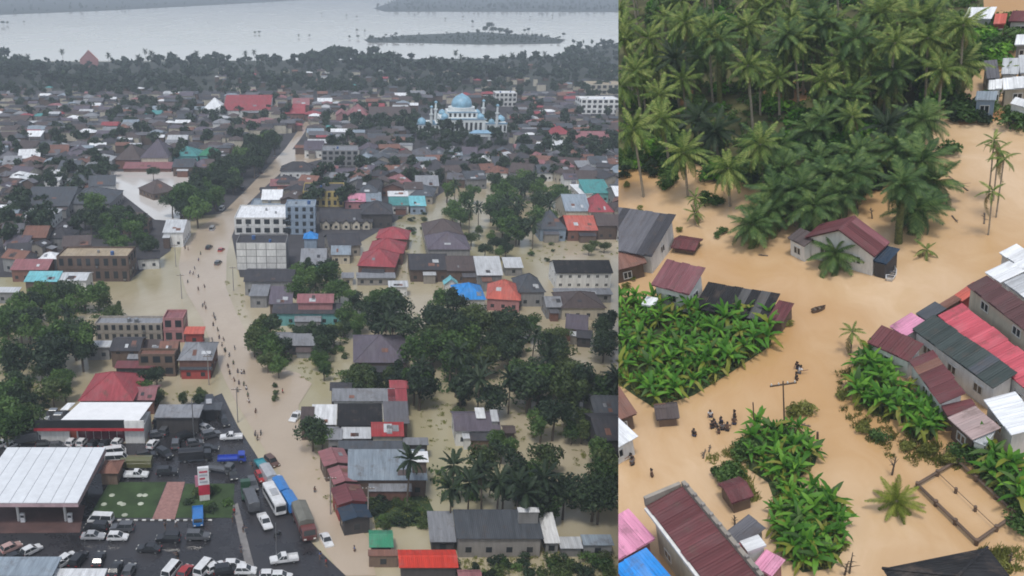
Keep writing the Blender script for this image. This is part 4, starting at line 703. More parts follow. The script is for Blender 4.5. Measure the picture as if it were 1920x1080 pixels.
# shop with the white roof, dark fascia and red band
def shop():
    OCC.append((40, 750, 290, 832)); g = L.at(160, 832); A = L.at(72, 832); B = L.at(272, 832); w = B.x - A.x; t = thing('shop', 'low shop with bright white roof, black fascia and red band', 'shop', L, ((A.x + B.x) / 2, A.y, 0)); W = w / 2
    wm = wallm('white'); mb = MB(); mb.box(-W, 0, -.1, -W + w * .3, 7.3, 4.4); mb.box(W - w * .18, 0, -.1, W, 7.3, 4.4); mb.box(-W + w * .3 + .003, .6, -.1, W - w * .18 - .003, 7.2, 4.3); ob('wall', mb.mesh('wall', wm), t)
    f = MB(); f.box(-W - .3, -.9, 4.4, W - w * .17, -.55, 6.3); ob('fascia', f.mesh('fascia', m_plain('fascia_black', (.02, .022, .025), .4)), t); r = MB(); r.box(-W - .3, -.96, 3.7, W + .2, -.5, 4.39); ob('red_band', r.mesh('red_band', m_plain('band_red', (.42, .03, .04), .4)), t); p = MB(); p.box(W - w * .17 + .003, -.9, 4.4, W + .3, -.55, 6.2); ob('sign_board', p.mesh('sign_board', wm), t)
    d = MB(); d.box(-W + w * .3, .57, 0, -W + w * .36, .6, 3.2); ob('door', d.mesh('door', m_plain('door_orange', (.4, .08, .03), .6)), t)
    n = 6; x0 = -W + w * .36 + .3; x1 = W - w * .18 - .2
    for i in range(n):
        b = MB(); s = (x1 - x0) / n; b.box(x0 + s * i + .06, .54, .3, x0 + s * (i + 1) - .06, .597, 3.3); o = ob('shop_window', b.mesh('shop_window', m_glass('glass_red', (.09, .02, .03))), t)
    rf = MB(); z = 6.2; rf.slab([(-W + w * .24, -.5, z), (W - w * .03, -.5, z), (W + .6, 7.5, z + .5), (-W + w * .33, 7.5, z + .5)], .15); ro = ob('roof', rf.mesh('roof', m_plain('roof_bright_white', (.80, .81, .82), .5, .06)), t)
    rg = MB(); rg.box(-W, -.5, 4.42, -W + w * .235, 7.3, 4.7); ob('roof_deck', rg.mesh('roof_deck', roofm('dark')), t)
    for k, (x, y) in enumerate(((-W + 1.6, 1.5), (-W + 4.0, 3.4), (-W + 2.2, 5.6))): u = MB(); u.box(x - .9, y - .7, 4.7, x + .9, y + .7, 5.9); ob('roof_unit', bevel(u.mesh('roof_unit', STEEL if k else wm), .05, 1), t)
    an = MB(); an.slab([(-W + 4, 5, 6), (-W + w * .24, 5, 6), (-W + w * .28, 7.8, 6.4), (-W + 5, 7.8, 6.4)], .12); ob('annex_roof', an.mesh('annex_roof', roofm('white')), t)
shop()
hb('white tank house left of the white roofed shop', 'flat', 40, 772, 74, 778, 5, 'white', 'white', ybase=808); hb('flat grey canopy right of the white roofed shop', 'flat', 288, 760, 374, 784, 4.2, 'midgrey', 'dark', det=0); hb('dark low kiosk at the head of the asphalt yard', 'flat', 372, 756, 414, 770, 4, 'slate', 'dark', ybase=788)
# filling station canopy
def canopy():
    z = 6.0; A, B, C_, D = L.at(-60, 943, z), L.at(146, 943, z), L.at(206, 842, z), L.at(-60, 842, z); OCC.append((-60, 842, 206, 1000)); x0, x1, y0, y1 = A.x, B.x, A.y, D.y; t = thing('station_canopy', 'wide white filling station canopy on columns', 'canopy', L, (x0, y0, 0)); w, d = x1 - x0, y1 - y0
    f = MB(); f.box(0, 0, z - .9, w, .3, z - .02); f.box(w - .3, .303, z - .9, w, d, z - .02); f.box(0, d - .3, z - .9, w - .303, d, z - .02); fo = ob('fascia', f.mesh('fascia', m_plain('fascia_pink', (.42, .30, .32), .5)), t); s = MB(); s.box(0, .303, z - .6, w - .303, d - .303, z - .5); ob('ceiling', s.mesh('ceiling', wallm('grey')), t)
    pm = m_plain('canopy_white', (.70, .73, .76), .45, .08); n = 8; pw = w / n; k = MB(); k.slab([(.05, -.05, z + .1), (pw - .05, -.05, z + .1), (pw - .05, d + .05, z + .4), (.05, d + .05, z + .4)], .12); me = k.mesh('roof_panel', pm); rb = MB(); rb.slab([(.0, -.02, z + .03), (w, -.02, z + .03), (w, d, z + .33), (0, d, z + .33)], .08); ro = ob('roof', rb.mesh('roof', m_plain('canopy_joint', (.22, .23, .25), .6)), t)
    for i in range(n): ob('roof_panel', me, ro, (i * pw, 0, 0))
    for x in (w * .38, w * .82):
        for y in (3, d - 4): c = MB(); c.tube([(x, y, 0), (x, y, z - .6)], .28, 10); ob('column', c.mesh('column', FRAME), t)
    for x in (w * .38, w * .82):
        pt = thing('fuel_pump', 'white fuel pump under the canopy', 'fuel pump', L, (x0 + x + 1, y0 + 2.6, .16), pix=L.pix((x0 + x, y0 + 2.6, 1))); b = MB(); b.box(-.45, -.3, 0, .45, .3, 1.9); ob('body', bevel(b.mesh('body', PAINT['white']), .05, 1), pt); b = MB(); b.box(-.33, -.32, 1.1, .33, -.29, 1.6); ob('display', b.mesh('display', GLASS), pt); b = MB(); b.tube([(.46, 0, 1.3), (.7, 0, 1.0), (.6, 0, .4), (.46, 0, .9)], .04, 5); ob('hose', b.mesh('hose', RUBBER), pt)
canopy()
# sign pylon: white board, red foot
def pylon():
    g = L.at(384, 938); t = thing('sign_pylon', 'tall white station sign pylon with a red lower panel', 'sign', L, (g.x, g.y, .16), R_(12)); h = 7.4; b = MB(); b.box(-1.0, -.35, 0, 1.0, .35, 1.3); ob('base', b.mesh('base', wallm('white')), t); b = MB(); b.box(-1.1, -.4, 1.303, 1.1, .4, 3.6); ob('lower_panel', b.mesh('lower_panel', m_plain('sign_red', (.45, .03, .06), .4)), t); b = MB(); b.box(-1.1, -.4, 3.603, 1.1, .4, h); ob('upper_panel', b.mesh('upper_panel', PAINT['white']), t)
    for k in range(4): b = MB(); b.box(-.8, -.43, 4.1 + k * .75, .8 if k != 1 else .3, -.403, 4.5 + k * .75); ob('price_strip', b.mesh('price_strip', m_plain('strip_' + str(k % 2), ((.35, .36, .40), (.5, .06, .1))[k % 2], .5)), t)
    s = MB(); s.box(-1.7, -.2, 3.2, -1.103, .2, 5.6); ob('side_panel', s.mesh('side_panel', m_plain('sign_pink', (.45, .18, .24), .5)), t)
pylon()
def pole(F, px, py, h, label, arms=True, r=.12, m=None, yaw=0, pix=None):
    p = F.at(px, py); t = thing('utility_pole' if arms else 'pole', label, 'pole', F, (p.x, p.y, 0), yaw, pix=pix); b = MB(); b.tube([(0, 0, -.8), (0, 0, h)], [r * 1.2, r * .8], 8); ob('shaft', b.mesh('shaft', m or wallm('conc')), t)
    if arms:
        b = MB(); b.box(-1.2, -.06, h - .5, 1.2, .06, h - .36); ob('crossarm', b.mesh('crossarm', WOODF), t)
        for x in (-1.05, -.4, .4, 1.05): b = MB(); b.lathe([(0, 0), (.06, 0), (.08, .1), (.05, .22), (0, .24)], 8, (x, 0, h - .36)); ob('insulator', b.mesh('insulator', FRAME), t)
    return t
pole(L, 364, 822, 10, 'tall lamp pole in the middle of the station yard', False, .13, STEEL); pole(L, 446, 792, 9, 'leaning utility pole at the corner of the asphalt yard'); pole(L, 519, 1052, 8, 'thin pole standing on the wet asphalt by the motorbike', False, .08, STEEL)
for k, (x, y) in enumerate(((392, 722), (341, 560), (330, 500), (438, 545), (620, 965), (690, 985))): pole(L, x, y, 8.5, 'concrete utility pole', True, .13, pix=(x, y - 30))
# right of the road, foreground
hb('grey roof at the top of the roadside compound', 'shed', 622, 728, 742, 752, 5, 'midgrey', 'white', 12); hb('dark end roof behind the grey compound roof', 'gx', 618, 720, 660, 732, 5, 'dark', 'dark', 14)
hb('large black roof in the roadside compound', 'shed', 632, 756, 718, 798, 5, 'black', 'dark', 10); hb('white sheet roof left of the black roof', 'shed', 583, 758, 631, 796, 4, 'white', 'grey', 10); hb('brown lean-to at the road edge of the compound', 'shed', 562, 762, 588, 798, 4, 'brown', 'brown', 10)
hb('upper red roof at the corner of the compound', 'gx', 730, 714, 766, 728, 6, 'rose', 'brick', 20); hb('lower red roof at the corner of the compound', 'shed', 728, 729, 764, 752, 5, 'rose', 'brick', 12); hb('grey-brown patched roof right of the black roof', 'shed', 720, 752, 768, 794, 5, 'grey', 'brown', 10)
hb('red gabled porch with a pale arched front', 'gx', 696, 792, 758, 818, 5, 'red', 'cream', 26); hb('pale strip roof in front of the black roof', 'shed', 640, 800, 696, 822, 4, 'pale', 'grey', 8); hb('pale broken roof behind the roadside tree', 'gx', 612, 806, 642, 824, 4, 'midgrey', 'grey', 14); hb('grey yard shed behind the warehouse roof', 'shed', 634, 826, 756, 842, 4, 'slate', 'dark', 8); hb('lilac shed at the far corner of the warehouse', 'shed', 756, 820, 804, 834, 4, 'midgrey', 'dark', 8)
hb('wide grey-blue warehouse roof with brown walls', 'shed', 652, 842, 802, 900, 6, 'steel', 'brown', 12, ybase=934); hb('white panel end of the warehouse roof', 'shed', 770, 846, 804, 866, 7.4, 'white', 'brown', 8)
hb('dull pink shop roof along the flooded road', 'gy', 600, 838, 652, 872, 4, 'dullpink', 'brown', 12, yaw=14); hb('faded pink shop roof with a white edge', 'gy', 618, 872, 664, 906, 4, 'dullpink', 'brown', 12, yaw=14); hb('maroon shop roof below the faded pink roof', 'gy', 624, 906, 684, 944, 4, 'maroon', 'red', 12, yaw=14); hb('dark cluttered stall roof at the end of the shop row', 'gy', 636, 944, 694, 974, 3.6, 'navy', 'dark', 10, yaw=14)
hb('white panelled house standing in the flood', 'gx', 852, 776, 940, 808, 4, 'purple', 'white', 20); hb('raised white roof panel on the panelled house', 'shed', 893, 764, 911, 784, 5.6, 'white', 'grey', 14); hb('second raised roof panel on the panelled house', 'shed', 922, 768, 936, 790, 5.6, 'pale', 'grey', 14); hb('grey annex in front of the white panelled house', 'shed', 868, 806, 922, 822, 3, 'pale', 'white', 8); hb('small brown hut right of the panelled house', 'gx', 944, 800, 968, 812, 3, 'brown', 'brown', 18)
# long sheds
hb('long dark roofed shed with concrete bays', 'shed', 856, 955, 1020, 1010, 5.2, 'slate', 'conc', 12, ybase=1048); hb('grey metal roof at the left end of the long shed', 'shed', 806, 958, 856, 1016, 5, 'midgrey', 'dark', 12, ybase=1040); hb('white metal roof at the right end of the long shed', 'shed', 1021, 960, 1051, 1018, 5.2, 'white', 'grey', 12, ybase=1040); hb('low grey roof right of the white metal roof', 'shed', 1051, 1006, 1094, 1028, 3.6, 'pale', 'grey', 10, ybase=1046); hb('low blue-grey roof at the far right of the sheds', 'shed', 1094, 1002, 1152, 1022, 3.8, 'steel', 'grey', 10, ybase=1048); hb('pale skylight strip roof on the long shed ridge', 'shed', 972, 951, 1012, 960, 7.6, 'white', 'grey', 6, det=0)
hb('bright orange-red tarpaulin shelter', 'gx', 748, 1042, 860, 1064, 3.0, 'scarlet', 'dark', 12, name='tarpaulin_shelter', cat='shelter', det=0); hb('green tarpaulin shelter by the road end', 'gx', 692, 1002, 738, 1026, 2.8, 'green', 'dark', 18, name='tarpaulin_shelter', cat='shelter', det=0)
hb('rusty low roof left of the orange tarpaulin', 'shed', 690, 1030, 748, 1042, 2.6, 'rust', 'wood', 8); hb('dark house at the cut edge of the town', 'gx', 1116, 742, 1172, 780, 5, 'slate', 'grey', 18); hb('dark brown house in front of the one at the cut edge', 'gx', 1120, 782, 1180, 826, 5, 'dark', 'dark', 18)
hb('purple roofed house among the dark trees', 'hip', 662, 628, 766, 680, 4.2, 'purple', 'brown', 22); hb('dark long hall with green panelled front', 'gx', 510, 570, 642, 588, 5, 'dark', 'teal', 16, ybase=612); hb('small pink roof on the green panelled hall', 'gx', 556, 552, 626, 568, 7, 'dullpink', 'pink', 16); hb('low grey boat-shaped roof beside the hall trees', 'gx', 512, 626, 592, 648, 3, 'midgrey', 'dark', 16)
hb('pale blue roof at the bottom corner beside the station', 'flat', -40, 1046, 98, 1082, 5, 'steel', 'grey', det=0); hb('white parapet roof in front of the pale blue roof', 'flat', 74, 1068, 192, 1092, 4, 'white', 'white', det=0); hb('small pink roofed hut at the bottom edge', 'gx', 860, 1074, 905, 1090, 3, 'dullpink', 'brown', 18)
gk = L.at(205, 890, 3); g = hb('rust coloured awning beside the canopy', 'hip', 184, 866, 222, 888, 3, 'rust', 'wood', 22, name='awning', cat='awning', det=0)
# ------------------------------------------------ filler houses of the dense quarter: nearest singly, the rest as one mass
NOB = [ROADP, [(200, 318), (395, 318), (345, 420), (280, 415), (225, 370)], [(305, 410), (300, 360), (400, 310), (480, 245), (540, 240), (535, 285), (400, 410)], [(920, 330), (1060, 330), (1060, 440), (900, 450)], [(830, 340), (900, 340), (900, 410), (820, 410)], [(700, 386), (800, 386), (800, 480), (770, 500), (740, 430), (700, 425)], [(640, 480), (680, 500), (760, 510), (1000, 425), (1160, 430), (1160, 700), (640, 700)], [(120, 385), (240, 385), (290, 420), (290, 470), (170, 460)]]
def free(x0, y0, x1, y1):
    m = (x0 + x1) / 2
    for x, y in ((m, y1), (x0 + 3, y1), (x1 - 3, y1), (m, y0)):
        if any(inpoly(x, y, P) for P in NOB): return False
    for a, b, c, d in OCC:
        if x0 < c - 7 and x1 > a + 7 and y0 < d - 4 and y1 > b + 3: return False
    return True
cand = []; y = 486.0
while y > 172:
    s = L.scale(L.at(500, y)); x = -20.0 + random.uniform(0, 30)
    while x < 1168:
        w = random.uniform(7, 13.5); wp = w * s; hp = random.uniform(.32, .50) * wp * (.75 + .25 * min(1, y / 400)); x0, x1, y0, y1 = x, x + wp, y - hp, y
        if free(x0, y0, x1, y1) and (y < 430 or random.random() < .7) and not (y < 200 and random.random() < .35): cand.append((x0, y0, x1, y1)); OCC.append((x0 + 1, y0 + hp * .45, x1 - 1, y1))
        x += wp * random.uniform(.62, 1.0)
    y -= max(2.4, s * 1.65)
NS = 220
names = dict(grey='grey', dark='dark grey', brown='brown', purple='purple-grey', slate='slate grey', midgrey='pale grey', pale='whitish', rust='rust brown', dullpink='dull red', maroon='maroon', white='white', teal='teal', steel='blue-grey', rose='red', turq='turquoise')
pool = ['slate'] * 14 + ['dark'] * 22 + ['brown'] * 26 + ['purple'] * 10 + ['grey'] * 10 + ['midgrey'] * 5 + ['pale'] * 3 + ['rust'] * 9 + ['dullpink'] * 3 + ['white'] * 3 + ['steel'] * 3 + ['teal'] * 1 + ['rose'] * 2
for i, (x0, y0, x1, y1) in enumerate(cand[:NS]):
    rk = random.choice(pool); kd = random.choice(['hip', 'hip', 'gx', 'gx', 'gy', 'shed']); wk = random.choice(['dirty', 'grey', 'brown', 'cream', 'white', 'brick', 'dirty'])
    hb(f"{names[rk]} {dict(hip='hip roofed', gx='gabled', gy='gable-fronted', shed='lean-to')[kd]} house", kd, x0, y0, x1, y1, random.uniform(3.6, 6), rk, wk, random.uniform(18, 27), yaw=random.choice([0, 0, -10, 10, -20]), group='houses of the dense old quarter', pix=((x0 + x1) / 2, (y0 + y1) / 2))
def mass_houses(lst):
    byc = {}
    for x0, y0, x1, y1 in lst:
        xm = (x0 + x1) / 2; h = random.uniform(3.6, 6.5); f = L.at(xm, y1, h); s = L.scale(f); w = (x1 - x0) / s; d = w * random.uniform(.6, .95); rs = d / 2 * random.uniform(.35, .5); rk = random.choice(pool); mb = byc.setdefault(rk, MB()); x, y = f.x, f.y; W, D = w / 2, d / 2; hp = random.random() < .5; r = W - D if hp and W > D else (W if not hp else .2)
        mb.box(x - W * .92, y - D * .9, 0, x + W * .92, y + D * .9, h, 1); A, B, C_, E, G, H = (x - W, y - D, h), (x + W, y - D, h), (x + W, y + D, h), (x - W, y + D, h), (x - r, y, h + rs), (x + r, y, h + rs)
        mb.poly([A, B, H, G]); mb.poly([C_, E, G, H]); mb.poly([B, C_, H]); mb.poly([E, A, G])
    V = []; Fc = []; MI = []; ms = []
    for rk, mb in byc.items():
        b = len(V); V += mb.v; Fc += [tuple(i + b for i in f) for f in mb.f]; k = len(ms); ms += [roofm(rk), wallm(random.choice(['dirty', 'grey', 'white', 'cream', 'brown']))]; MI += [k + m for m in mb.m]
    me = bpy.data.meshes.new('distant_houses'); me.from_pydata(V, [], Fc)
    for m in ms: me.materials.append(m)
    me.polygons.foreach_set('material_index', MI); lab(struct(ob('distant_houses', me), 'stuff'), 'mass of far small roofs below the wooded bank')
belt_specks = [(x, y - random.uniform(4, 8), x + random.uniform(8, 17), y) for x, y in scatter([(400, 128), (1160, 118), (1160, 172), (600, 180), (400, 170)], 120, 9)] + [(x, y - 5, x + random.uniform(10, 18), y) for x, y in scatter([(0, 158), (340, 165), (340, 180), (0, 185)], 24, 12)]
mass_houses(cand[NS:] + belt_specks)
# ------------------------------------------------ trees of the town
def grove(P, n, lo, hi, kinds, label, group, mind=12, palms=0.0):
    for x, y in scatter(P, n, mind):
        if random.random() < palms: lpalm(x, y, random.uniform(8, 12), 'dark coconut palm ' + label, group, size=random.uniform(.8, 1.1))
        else:
            k = random.choice(kinds); tree(L, x, y, random.uniform(lo, hi), k, dict(dark='dark green', olive='olive green', mid='mid green', bright='bright green')[k] + ' tree ' + label, group)
grove([(318, 368), (345, 345), (400, 312), (440, 280), (475, 248), (528, 242), (530, 262), (490, 296), (450, 326), (405, 368), (370, 394), (330, 388)], 26, 11, 15, ['dark', 'dark', 'mid'], 'in the roadside row', 'trees in the roadside row', 9)
for i in range(30): f = (i + .5) / 30; tree(L, 326 + (512 - 326) * f + random.uniform(-9, 13), 376 - (376 - 258) * f + random.uniform(-13, 8), random.uniform(11, 15), random.choice(['dark', 'dark', 'mid']), 'dark green tree in the roadside row', 'trees in the roadside row')
grove([(775, 565), (850, 545), (920, 592), (1000, 585), (1028, 640), (1060, 700), (1155, 690), (1160, 738), (1060, 745), (960, 748), (880, 735), (775, 722), (770, 650)], 54, 9, 14, ['dark', 'dark', 'mid', 'olive'], 'in the flooded wood', 'trees of the flooded wood', 18, .16)
grove([(920, 335), (1010, 322), (1060, 355), (1050, 400), (960, 440), (920, 405)], 32, 10, 14, ['dark', 'mid'], 'in the mosque grove', 'trees of the grove below the mosque', 13, .25); grove([(832, 345), (895, 340), (905, 400), (845, 408)], 9, 10, 13, ['dark', 'mid'], 'left of the grove', 'trees left of the grove', 16, .3)
grove([(130, 392), (180, 378), (240, 398), (288, 432), (288, 468), (240, 466), (170, 428)], 17, 9, 13, ['dark', 'mid'], 'in the left grove', 'trees of the left grove', 17); grove([(0, 380), (30, 375), (40, 400), (0, 410)], 4, 8, 11, ['dark'], 'at the left frame edge', 'trees at the left edge')
grove([(70, 548), (185, 535), (190, 575), (90, 590)], 10, 8, 12, ['dark', 'mid'], 'below the turquoise roof', 'trees below the turquoise roof', 18, .2); grove([(0, 560), (60, 565), (55, 620), (0, 620)], 7, 9, 13, ['dark', 'mid'], 'on the flooded left edge', 'trees on the flooded left edge', 20); grove([(80, 628), (150, 622), (165, 680), (90, 690)], 6, 10, 14, ['dark', 'mid'], 'in the round clump', 'trees of the round clump', 22)
grove([(0, 640), (60, 650), (55, 800), (0, 810)], 10, 9, 14, ['dark', 'olive', 'mid'], 'beside the station shop', 'trees beside the shop', 26); grove([(60, 690), (140, 680), (145, 720), (60, 735)], 6, 6, 9, ['olive', 'mid'], 'beside the red roof', 'trees left of the red roof', 20)
grove([(190, 558), (230, 552), (235, 580), (200, 590)], 3, 6, 8, ['olive'], 'by the muddy bank', 'trees by the muddy bank', 14); grove([(260, 690), (300, 690), (290, 730), (255, 720)], 3, 6, 8, ['dark', 'mid'], 'by the red roof', 'trees right of the red roof', 14); grove([(290, 735), (380, 735), (380, 752), (300, 752)], 4, 4, 6, ['olive', 'dark'], 'behind the grey canopy', 'trees behind the grey canopy', 16)
grove([(552, 490), (630, 495), (640, 545), (556, 545)], 9, 8, 12, ['dark', 'mid'], 'behind the dark hall', 'trees behind the dark hall', 20); grove([(466, 600), (530, 610), (540, 650), (520, 690), (478, 660)], 10, 6, 10, ['dark', 'olive', 'mid'], 'on the road corner', 'trees on the road corner', 18); grove([(540, 600), (640, 600), (660, 640), (600, 650)], 7, 6, 9, ['dark', 'olive'], 'before the panelled hall', 'trees in front of the hall', 18)
grove([(640, 545), (700, 550), (700, 610), (650, 620)], 7, 7, 11, ['dark', 'mid'], 'by the narrow canal', 'trees by the canal', 18); grove([(705, 540), (760, 545), (760, 610), (705, 610)], 7, 10, 14, ['dark', 'mid'], 'at the wood edge', 'trees at the wood edge', 18, .3); grove([(585, 668), (610, 665), (612, 700), (590, 700)], 3, 5, 7, ['olive', 'mid'], 'standing in the flooded verge', 'trees in the flooded verge', 12); grove([(640, 690), (760, 690), (760, 722), (640, 722)], 8, 6, 9, ['dark', 'olive'], 'behind the roadside compound', 'trees behind the compound', 22)
tree(L, 586, 806, 9, 'dark', 'round dark roadside tree', v=3); tree(L, 604, 812, 7, 'mid', 'smaller green roadside tree', v=1); lpalm(765, 862, 11, 'single coconut palm', None)
grove([(812, 870), (880, 855), (940, 865), (945, 920), (830, 925)], 7, 9, 12, ['olive', 'dark'], 'above the long shed', 'trees above the long shed', 30, .6); grove([(955, 880), (1010, 870), (1040, 900), (1150, 900), (1155, 950), (970, 945)], 11, 8, 11, ['dark', 'dark', 'mid'], 'behind the long shed', 'trees behind the long shed', 26, .2)
grove([(985, 785), (1050, 770), (1055, 850), (990, 850)], 3, 9, 12, ['mid', 'dark', 'olive'], 'before the flooded wood', 'trees before the flooded wood', 24); grove([(1055, 775), (1105, 780), (1110, 810), (1060, 810)], 4, 5, 7, ['olive', 'mid'], 'standing low in the water', 'low trees in the water', 18); grove([(1120, 840), (1158, 830), (1158, 890), (1130, 890)], 4, 7, 10, ['olive', 'mid'], 'under the cut edge houses', 'trees under the edge houses', 20)
grove([(905, 815), (955, 820), (960, 850), (910, 850)], 3, 6, 8, ['dark', 'mid'], 'beside the white panelled house', 'trees beside the panelled house', 18); grove([(880, 430), (970, 430), (975, 470), (890, 475)], 8, 5, 8, ['dark', 'mid', 'olive'], 'above the grey twin roofs', 'trees above the twin roofs', 16); grove([(1095, 448), (1140, 445), (1140, 466), (1100, 468)], 3, 5, 7, ['olive', 'dark'], 'behind the white two storey house', 'trees behind the white house', 14); grove([(1120, 590), (1158, 585), (1158, 640), (1125, 650)], 5, 7, 10, ['olive', 'dark'], 'beside the purple house', 'trees right of the purple house', 18); grove([(1030, 610), (1062, 620), (1060, 690), (1035, 690)], 6, 6, 9, ['dark', 'olive'], 'by the purple house', 'trees left of the purple house', 16)
FARG = [([(205, 205), (290, 200), (300, 245), (215, 250)], 26), ([(960, 240), (1060, 245), (1070, 330), (980, 320)], 24), ([(660, 225), (780, 225), (780, 262), (660, 262)], 22), ([(1085, 262), (1158, 262), (1158, 298), (1090, 298)], 14), ([(-20, 150), (330, 160), (330, 184), (0, 182)], 26), ([(400, 150), (1150, 150), (1150, 165), (800, 180), (420, 172)], 50), ([(0, 190), (560, 205), (560, 225), (200, 230), (0, 230)], 22), ([(600, 190), (1155, 190), (1155, 230), (620, 235)], 40), ([(-20, 185), (600, 195), (560, 240), (300, 320), (200, 320), (200, 440), (-20, 480)], 150), ([(600, 230), (1160, 230), (1160, 340), (820, 340), (700, 400), (560, 400), (620, 300)], 150), ([(-20, 165), (1160, 165), (1160, 188), (-20, 190)], 120)]
for x, y in scatter([(0, 200), (560, 215), (560, 240), (300, 330), (200, 330), (120, 380), (0, 420)], 22, 22) + scatter([(600, 200), (1155, 215), (1155, 330), (800, 330), (620, 300)], 22, 24): tree(L, x, y, random.uniform(7, 11), 'dark', 'dark tree between old town roofs', 'trees between the old roofs')
for x, y, h in ((840, 250, 11), (862, 262, 9), (880, 270, 10), (935, 250, 9), (815, 245, 9)): tree(L, x, y, h, 'dark', 'dark tree close to the mosque walls', 'trees by the mosque walls')
for i, (x, y, h, k) in enumerate([(x, y, random.uniform(1.6, 3.2), random.choice(['olive', 'mid', 'dark'])) for P, n in (([(692, 938), (800, 932), (822, 982), (708, 988)], 16), ([(870, 1045), (1158, 1040), (1158, 1085), (880, 1085)], 26), ([(860, 745), (900, 745), (850, 800)], 3), ([(1000, 730), (1110, 745), (1100, 775), (1000, 775)], 8), ([(40, 735), (100, 735), (90, 760)], 4), ([(560, 650), (650, 650), (650, 670), (560, 672)], 5), ([(990, 455), (1040, 450), (1040, 500), (1000, 500)], 4), ([(740, 400), (800, 395), (790, 440), (750, 440)], 8), ([(95, 560), (170, 590), (100, 640), (60, 630)], 7), ([(800, 1050), (850, 1045), (850, 1070)], 4), ([(345, 915), (430, 915), (425, 968), (345, 968)], 7)) for x, y in scatter(P, n, 14)]):
    bush(L, x, y, h, k, dict(dark='dark', olive='olive', mid='green')[k] + ' leafy bush', 'bushes standing about the flooded town', random.uniform(.9, 1.4))
LEAFL = m_leaf('leaf_far', (.018, .034, .020), (.036, .062, .034), (.085, .12, .06), .25)
far_cr = [crown_arrays(60 + s, 70, .15, rx=(.36, .28, .42)[s % 3], rz=(.34, .40, .3)[s % 3], blobs=6) for s in range(6)]; tiny_cr = [crown_arrays(80 + s, 26, .24, blobs=4) for s in range(4)]
BELT = [(-60, 116), (160, 120), (400, 116), (690, 116), (1040, 114), (1085, 97), (1160, 84), (1215, 82), (1215, 168), (1000, 152), (800, 172), (600, 178), (540, 172), (400, 155), (330, 182), (180, 178), (0, 160), (-60, 160)]
def mass(P, n, lo, hi, name, label, arrs, mat=LEAFL):
    pl = []
    for i, (x, y) in enumerate(scatter(P, n, 0)): p = L.at(x, y); u = .5 + .5 * math.sin(p.x * .021 + math.sin(p.y * .013) * 2.0) * math.sin(p.x * .0071 + 1.3); h = (lo + (hi - lo) * u) * random.uniform(.7, 1.2); pl.append((p.x, p.y, h * random.uniform(.9, 1.3), h, random.randrange(9)))
    lab(stuff_mesh(name, arrs, pl, mat, L), label)
mass(BELT, 950, 6, 20, 'riverside_woods', 'dense dark woods along the near river bank', far_cr)
pl = []
for P, n in FARG:
    for x, y in scatter(P, n, 9): q = L.at(x, y); h = random.uniform(6.5, 13); pl.append((q.x, q.y, h * random.uniform(.9, 1.2), h, random.randrange(9)))
lab(stuff_mesh('town_trees', [crown_arrays(140 + s, 260, .08, blobs=8) for s in range(4)], pl, LEAFD, L), 'smaller far trees between the old roofs and the wood')
for x, y in scatter([(10, 104), (1040, 104), (1040, 120), (10, 120)], 26, 5): lpalm(x, y - 8, random.uniform(10, 22), 'tall palm on the river bank', 'tall palms on the river bank', size=1.15)
mass([(-900, 50), (0, 27), (200, 19), (390, 9), (540, 1.5), (630, -6), (630, -14), (-900, -14)], 700, 9, 15, 'far_woods', 'far hazy woods along the left shore of the river', tiny_cr); mass([(702, 15), (724, 21), (1160, 22), (1500, 24), (1500, -10), (745, -2)], 700, 9, 15, 'far_woods', 'far hazy woods on the opposite shore at right', tiny_cr); mass([(684, 74), (760, 66), (900, 62), (1000, 67), (1058, 74), (1048, 82), (900, 83), (780, 80), (692, 79)], 260, 4, 8, 'island_scrub', 'low scrub covering the river island', far_cr)
for x, y, h in ((910, 52, 22), (918, 47, 26), (925, 55, 22), (938, 55, 20), (950, 58, 18), (957, 60, 16), (896, 58, 16), (1005, 66, 12), (1015, 66, 12), (886, 40, 14), (984, 56, 12), (991, 54, 13), (1057, 64, 12), (1075, 77, 13), (835, 34, 8), (669, 56, 8), (684, 57, 8), (655, 68, 9), (671, 68, 10), (478, 60, 8), (486, 59, 9), (560, 66, 8), (580, 66, 8), (45, 40, 8), (603, 25, 9), (650, 28, 10), (669, 31, 9), (868, 31, 8), (994, 31, 8), (1036, 29, 8), (5, 42, 15), (14, 42, 12), (1110, 78, 12)): tree(L, x, y, h * .72, 'dark', 'lone dark tree standing in the flooded river', 'lone trees in the river')
wd = [crown_arrays(300 + s, 40, .13, rx=.9, rz=.3, cz=.15, blobs=5) for s in range(4)]
def cover_l(polys, name, label, mat, lo, hi):
    pl = []
    for P, n in polys:
        for x, y in scatter(P, n, 0): q = L.at(x, y); s = random.uniform(lo, hi); pl.append((q.x, q.y, s, s * random.uniform(.7, 1.3), random.randrange(9)))
    lab(stuff_mesh(name, wd, pl, mat, L), label)
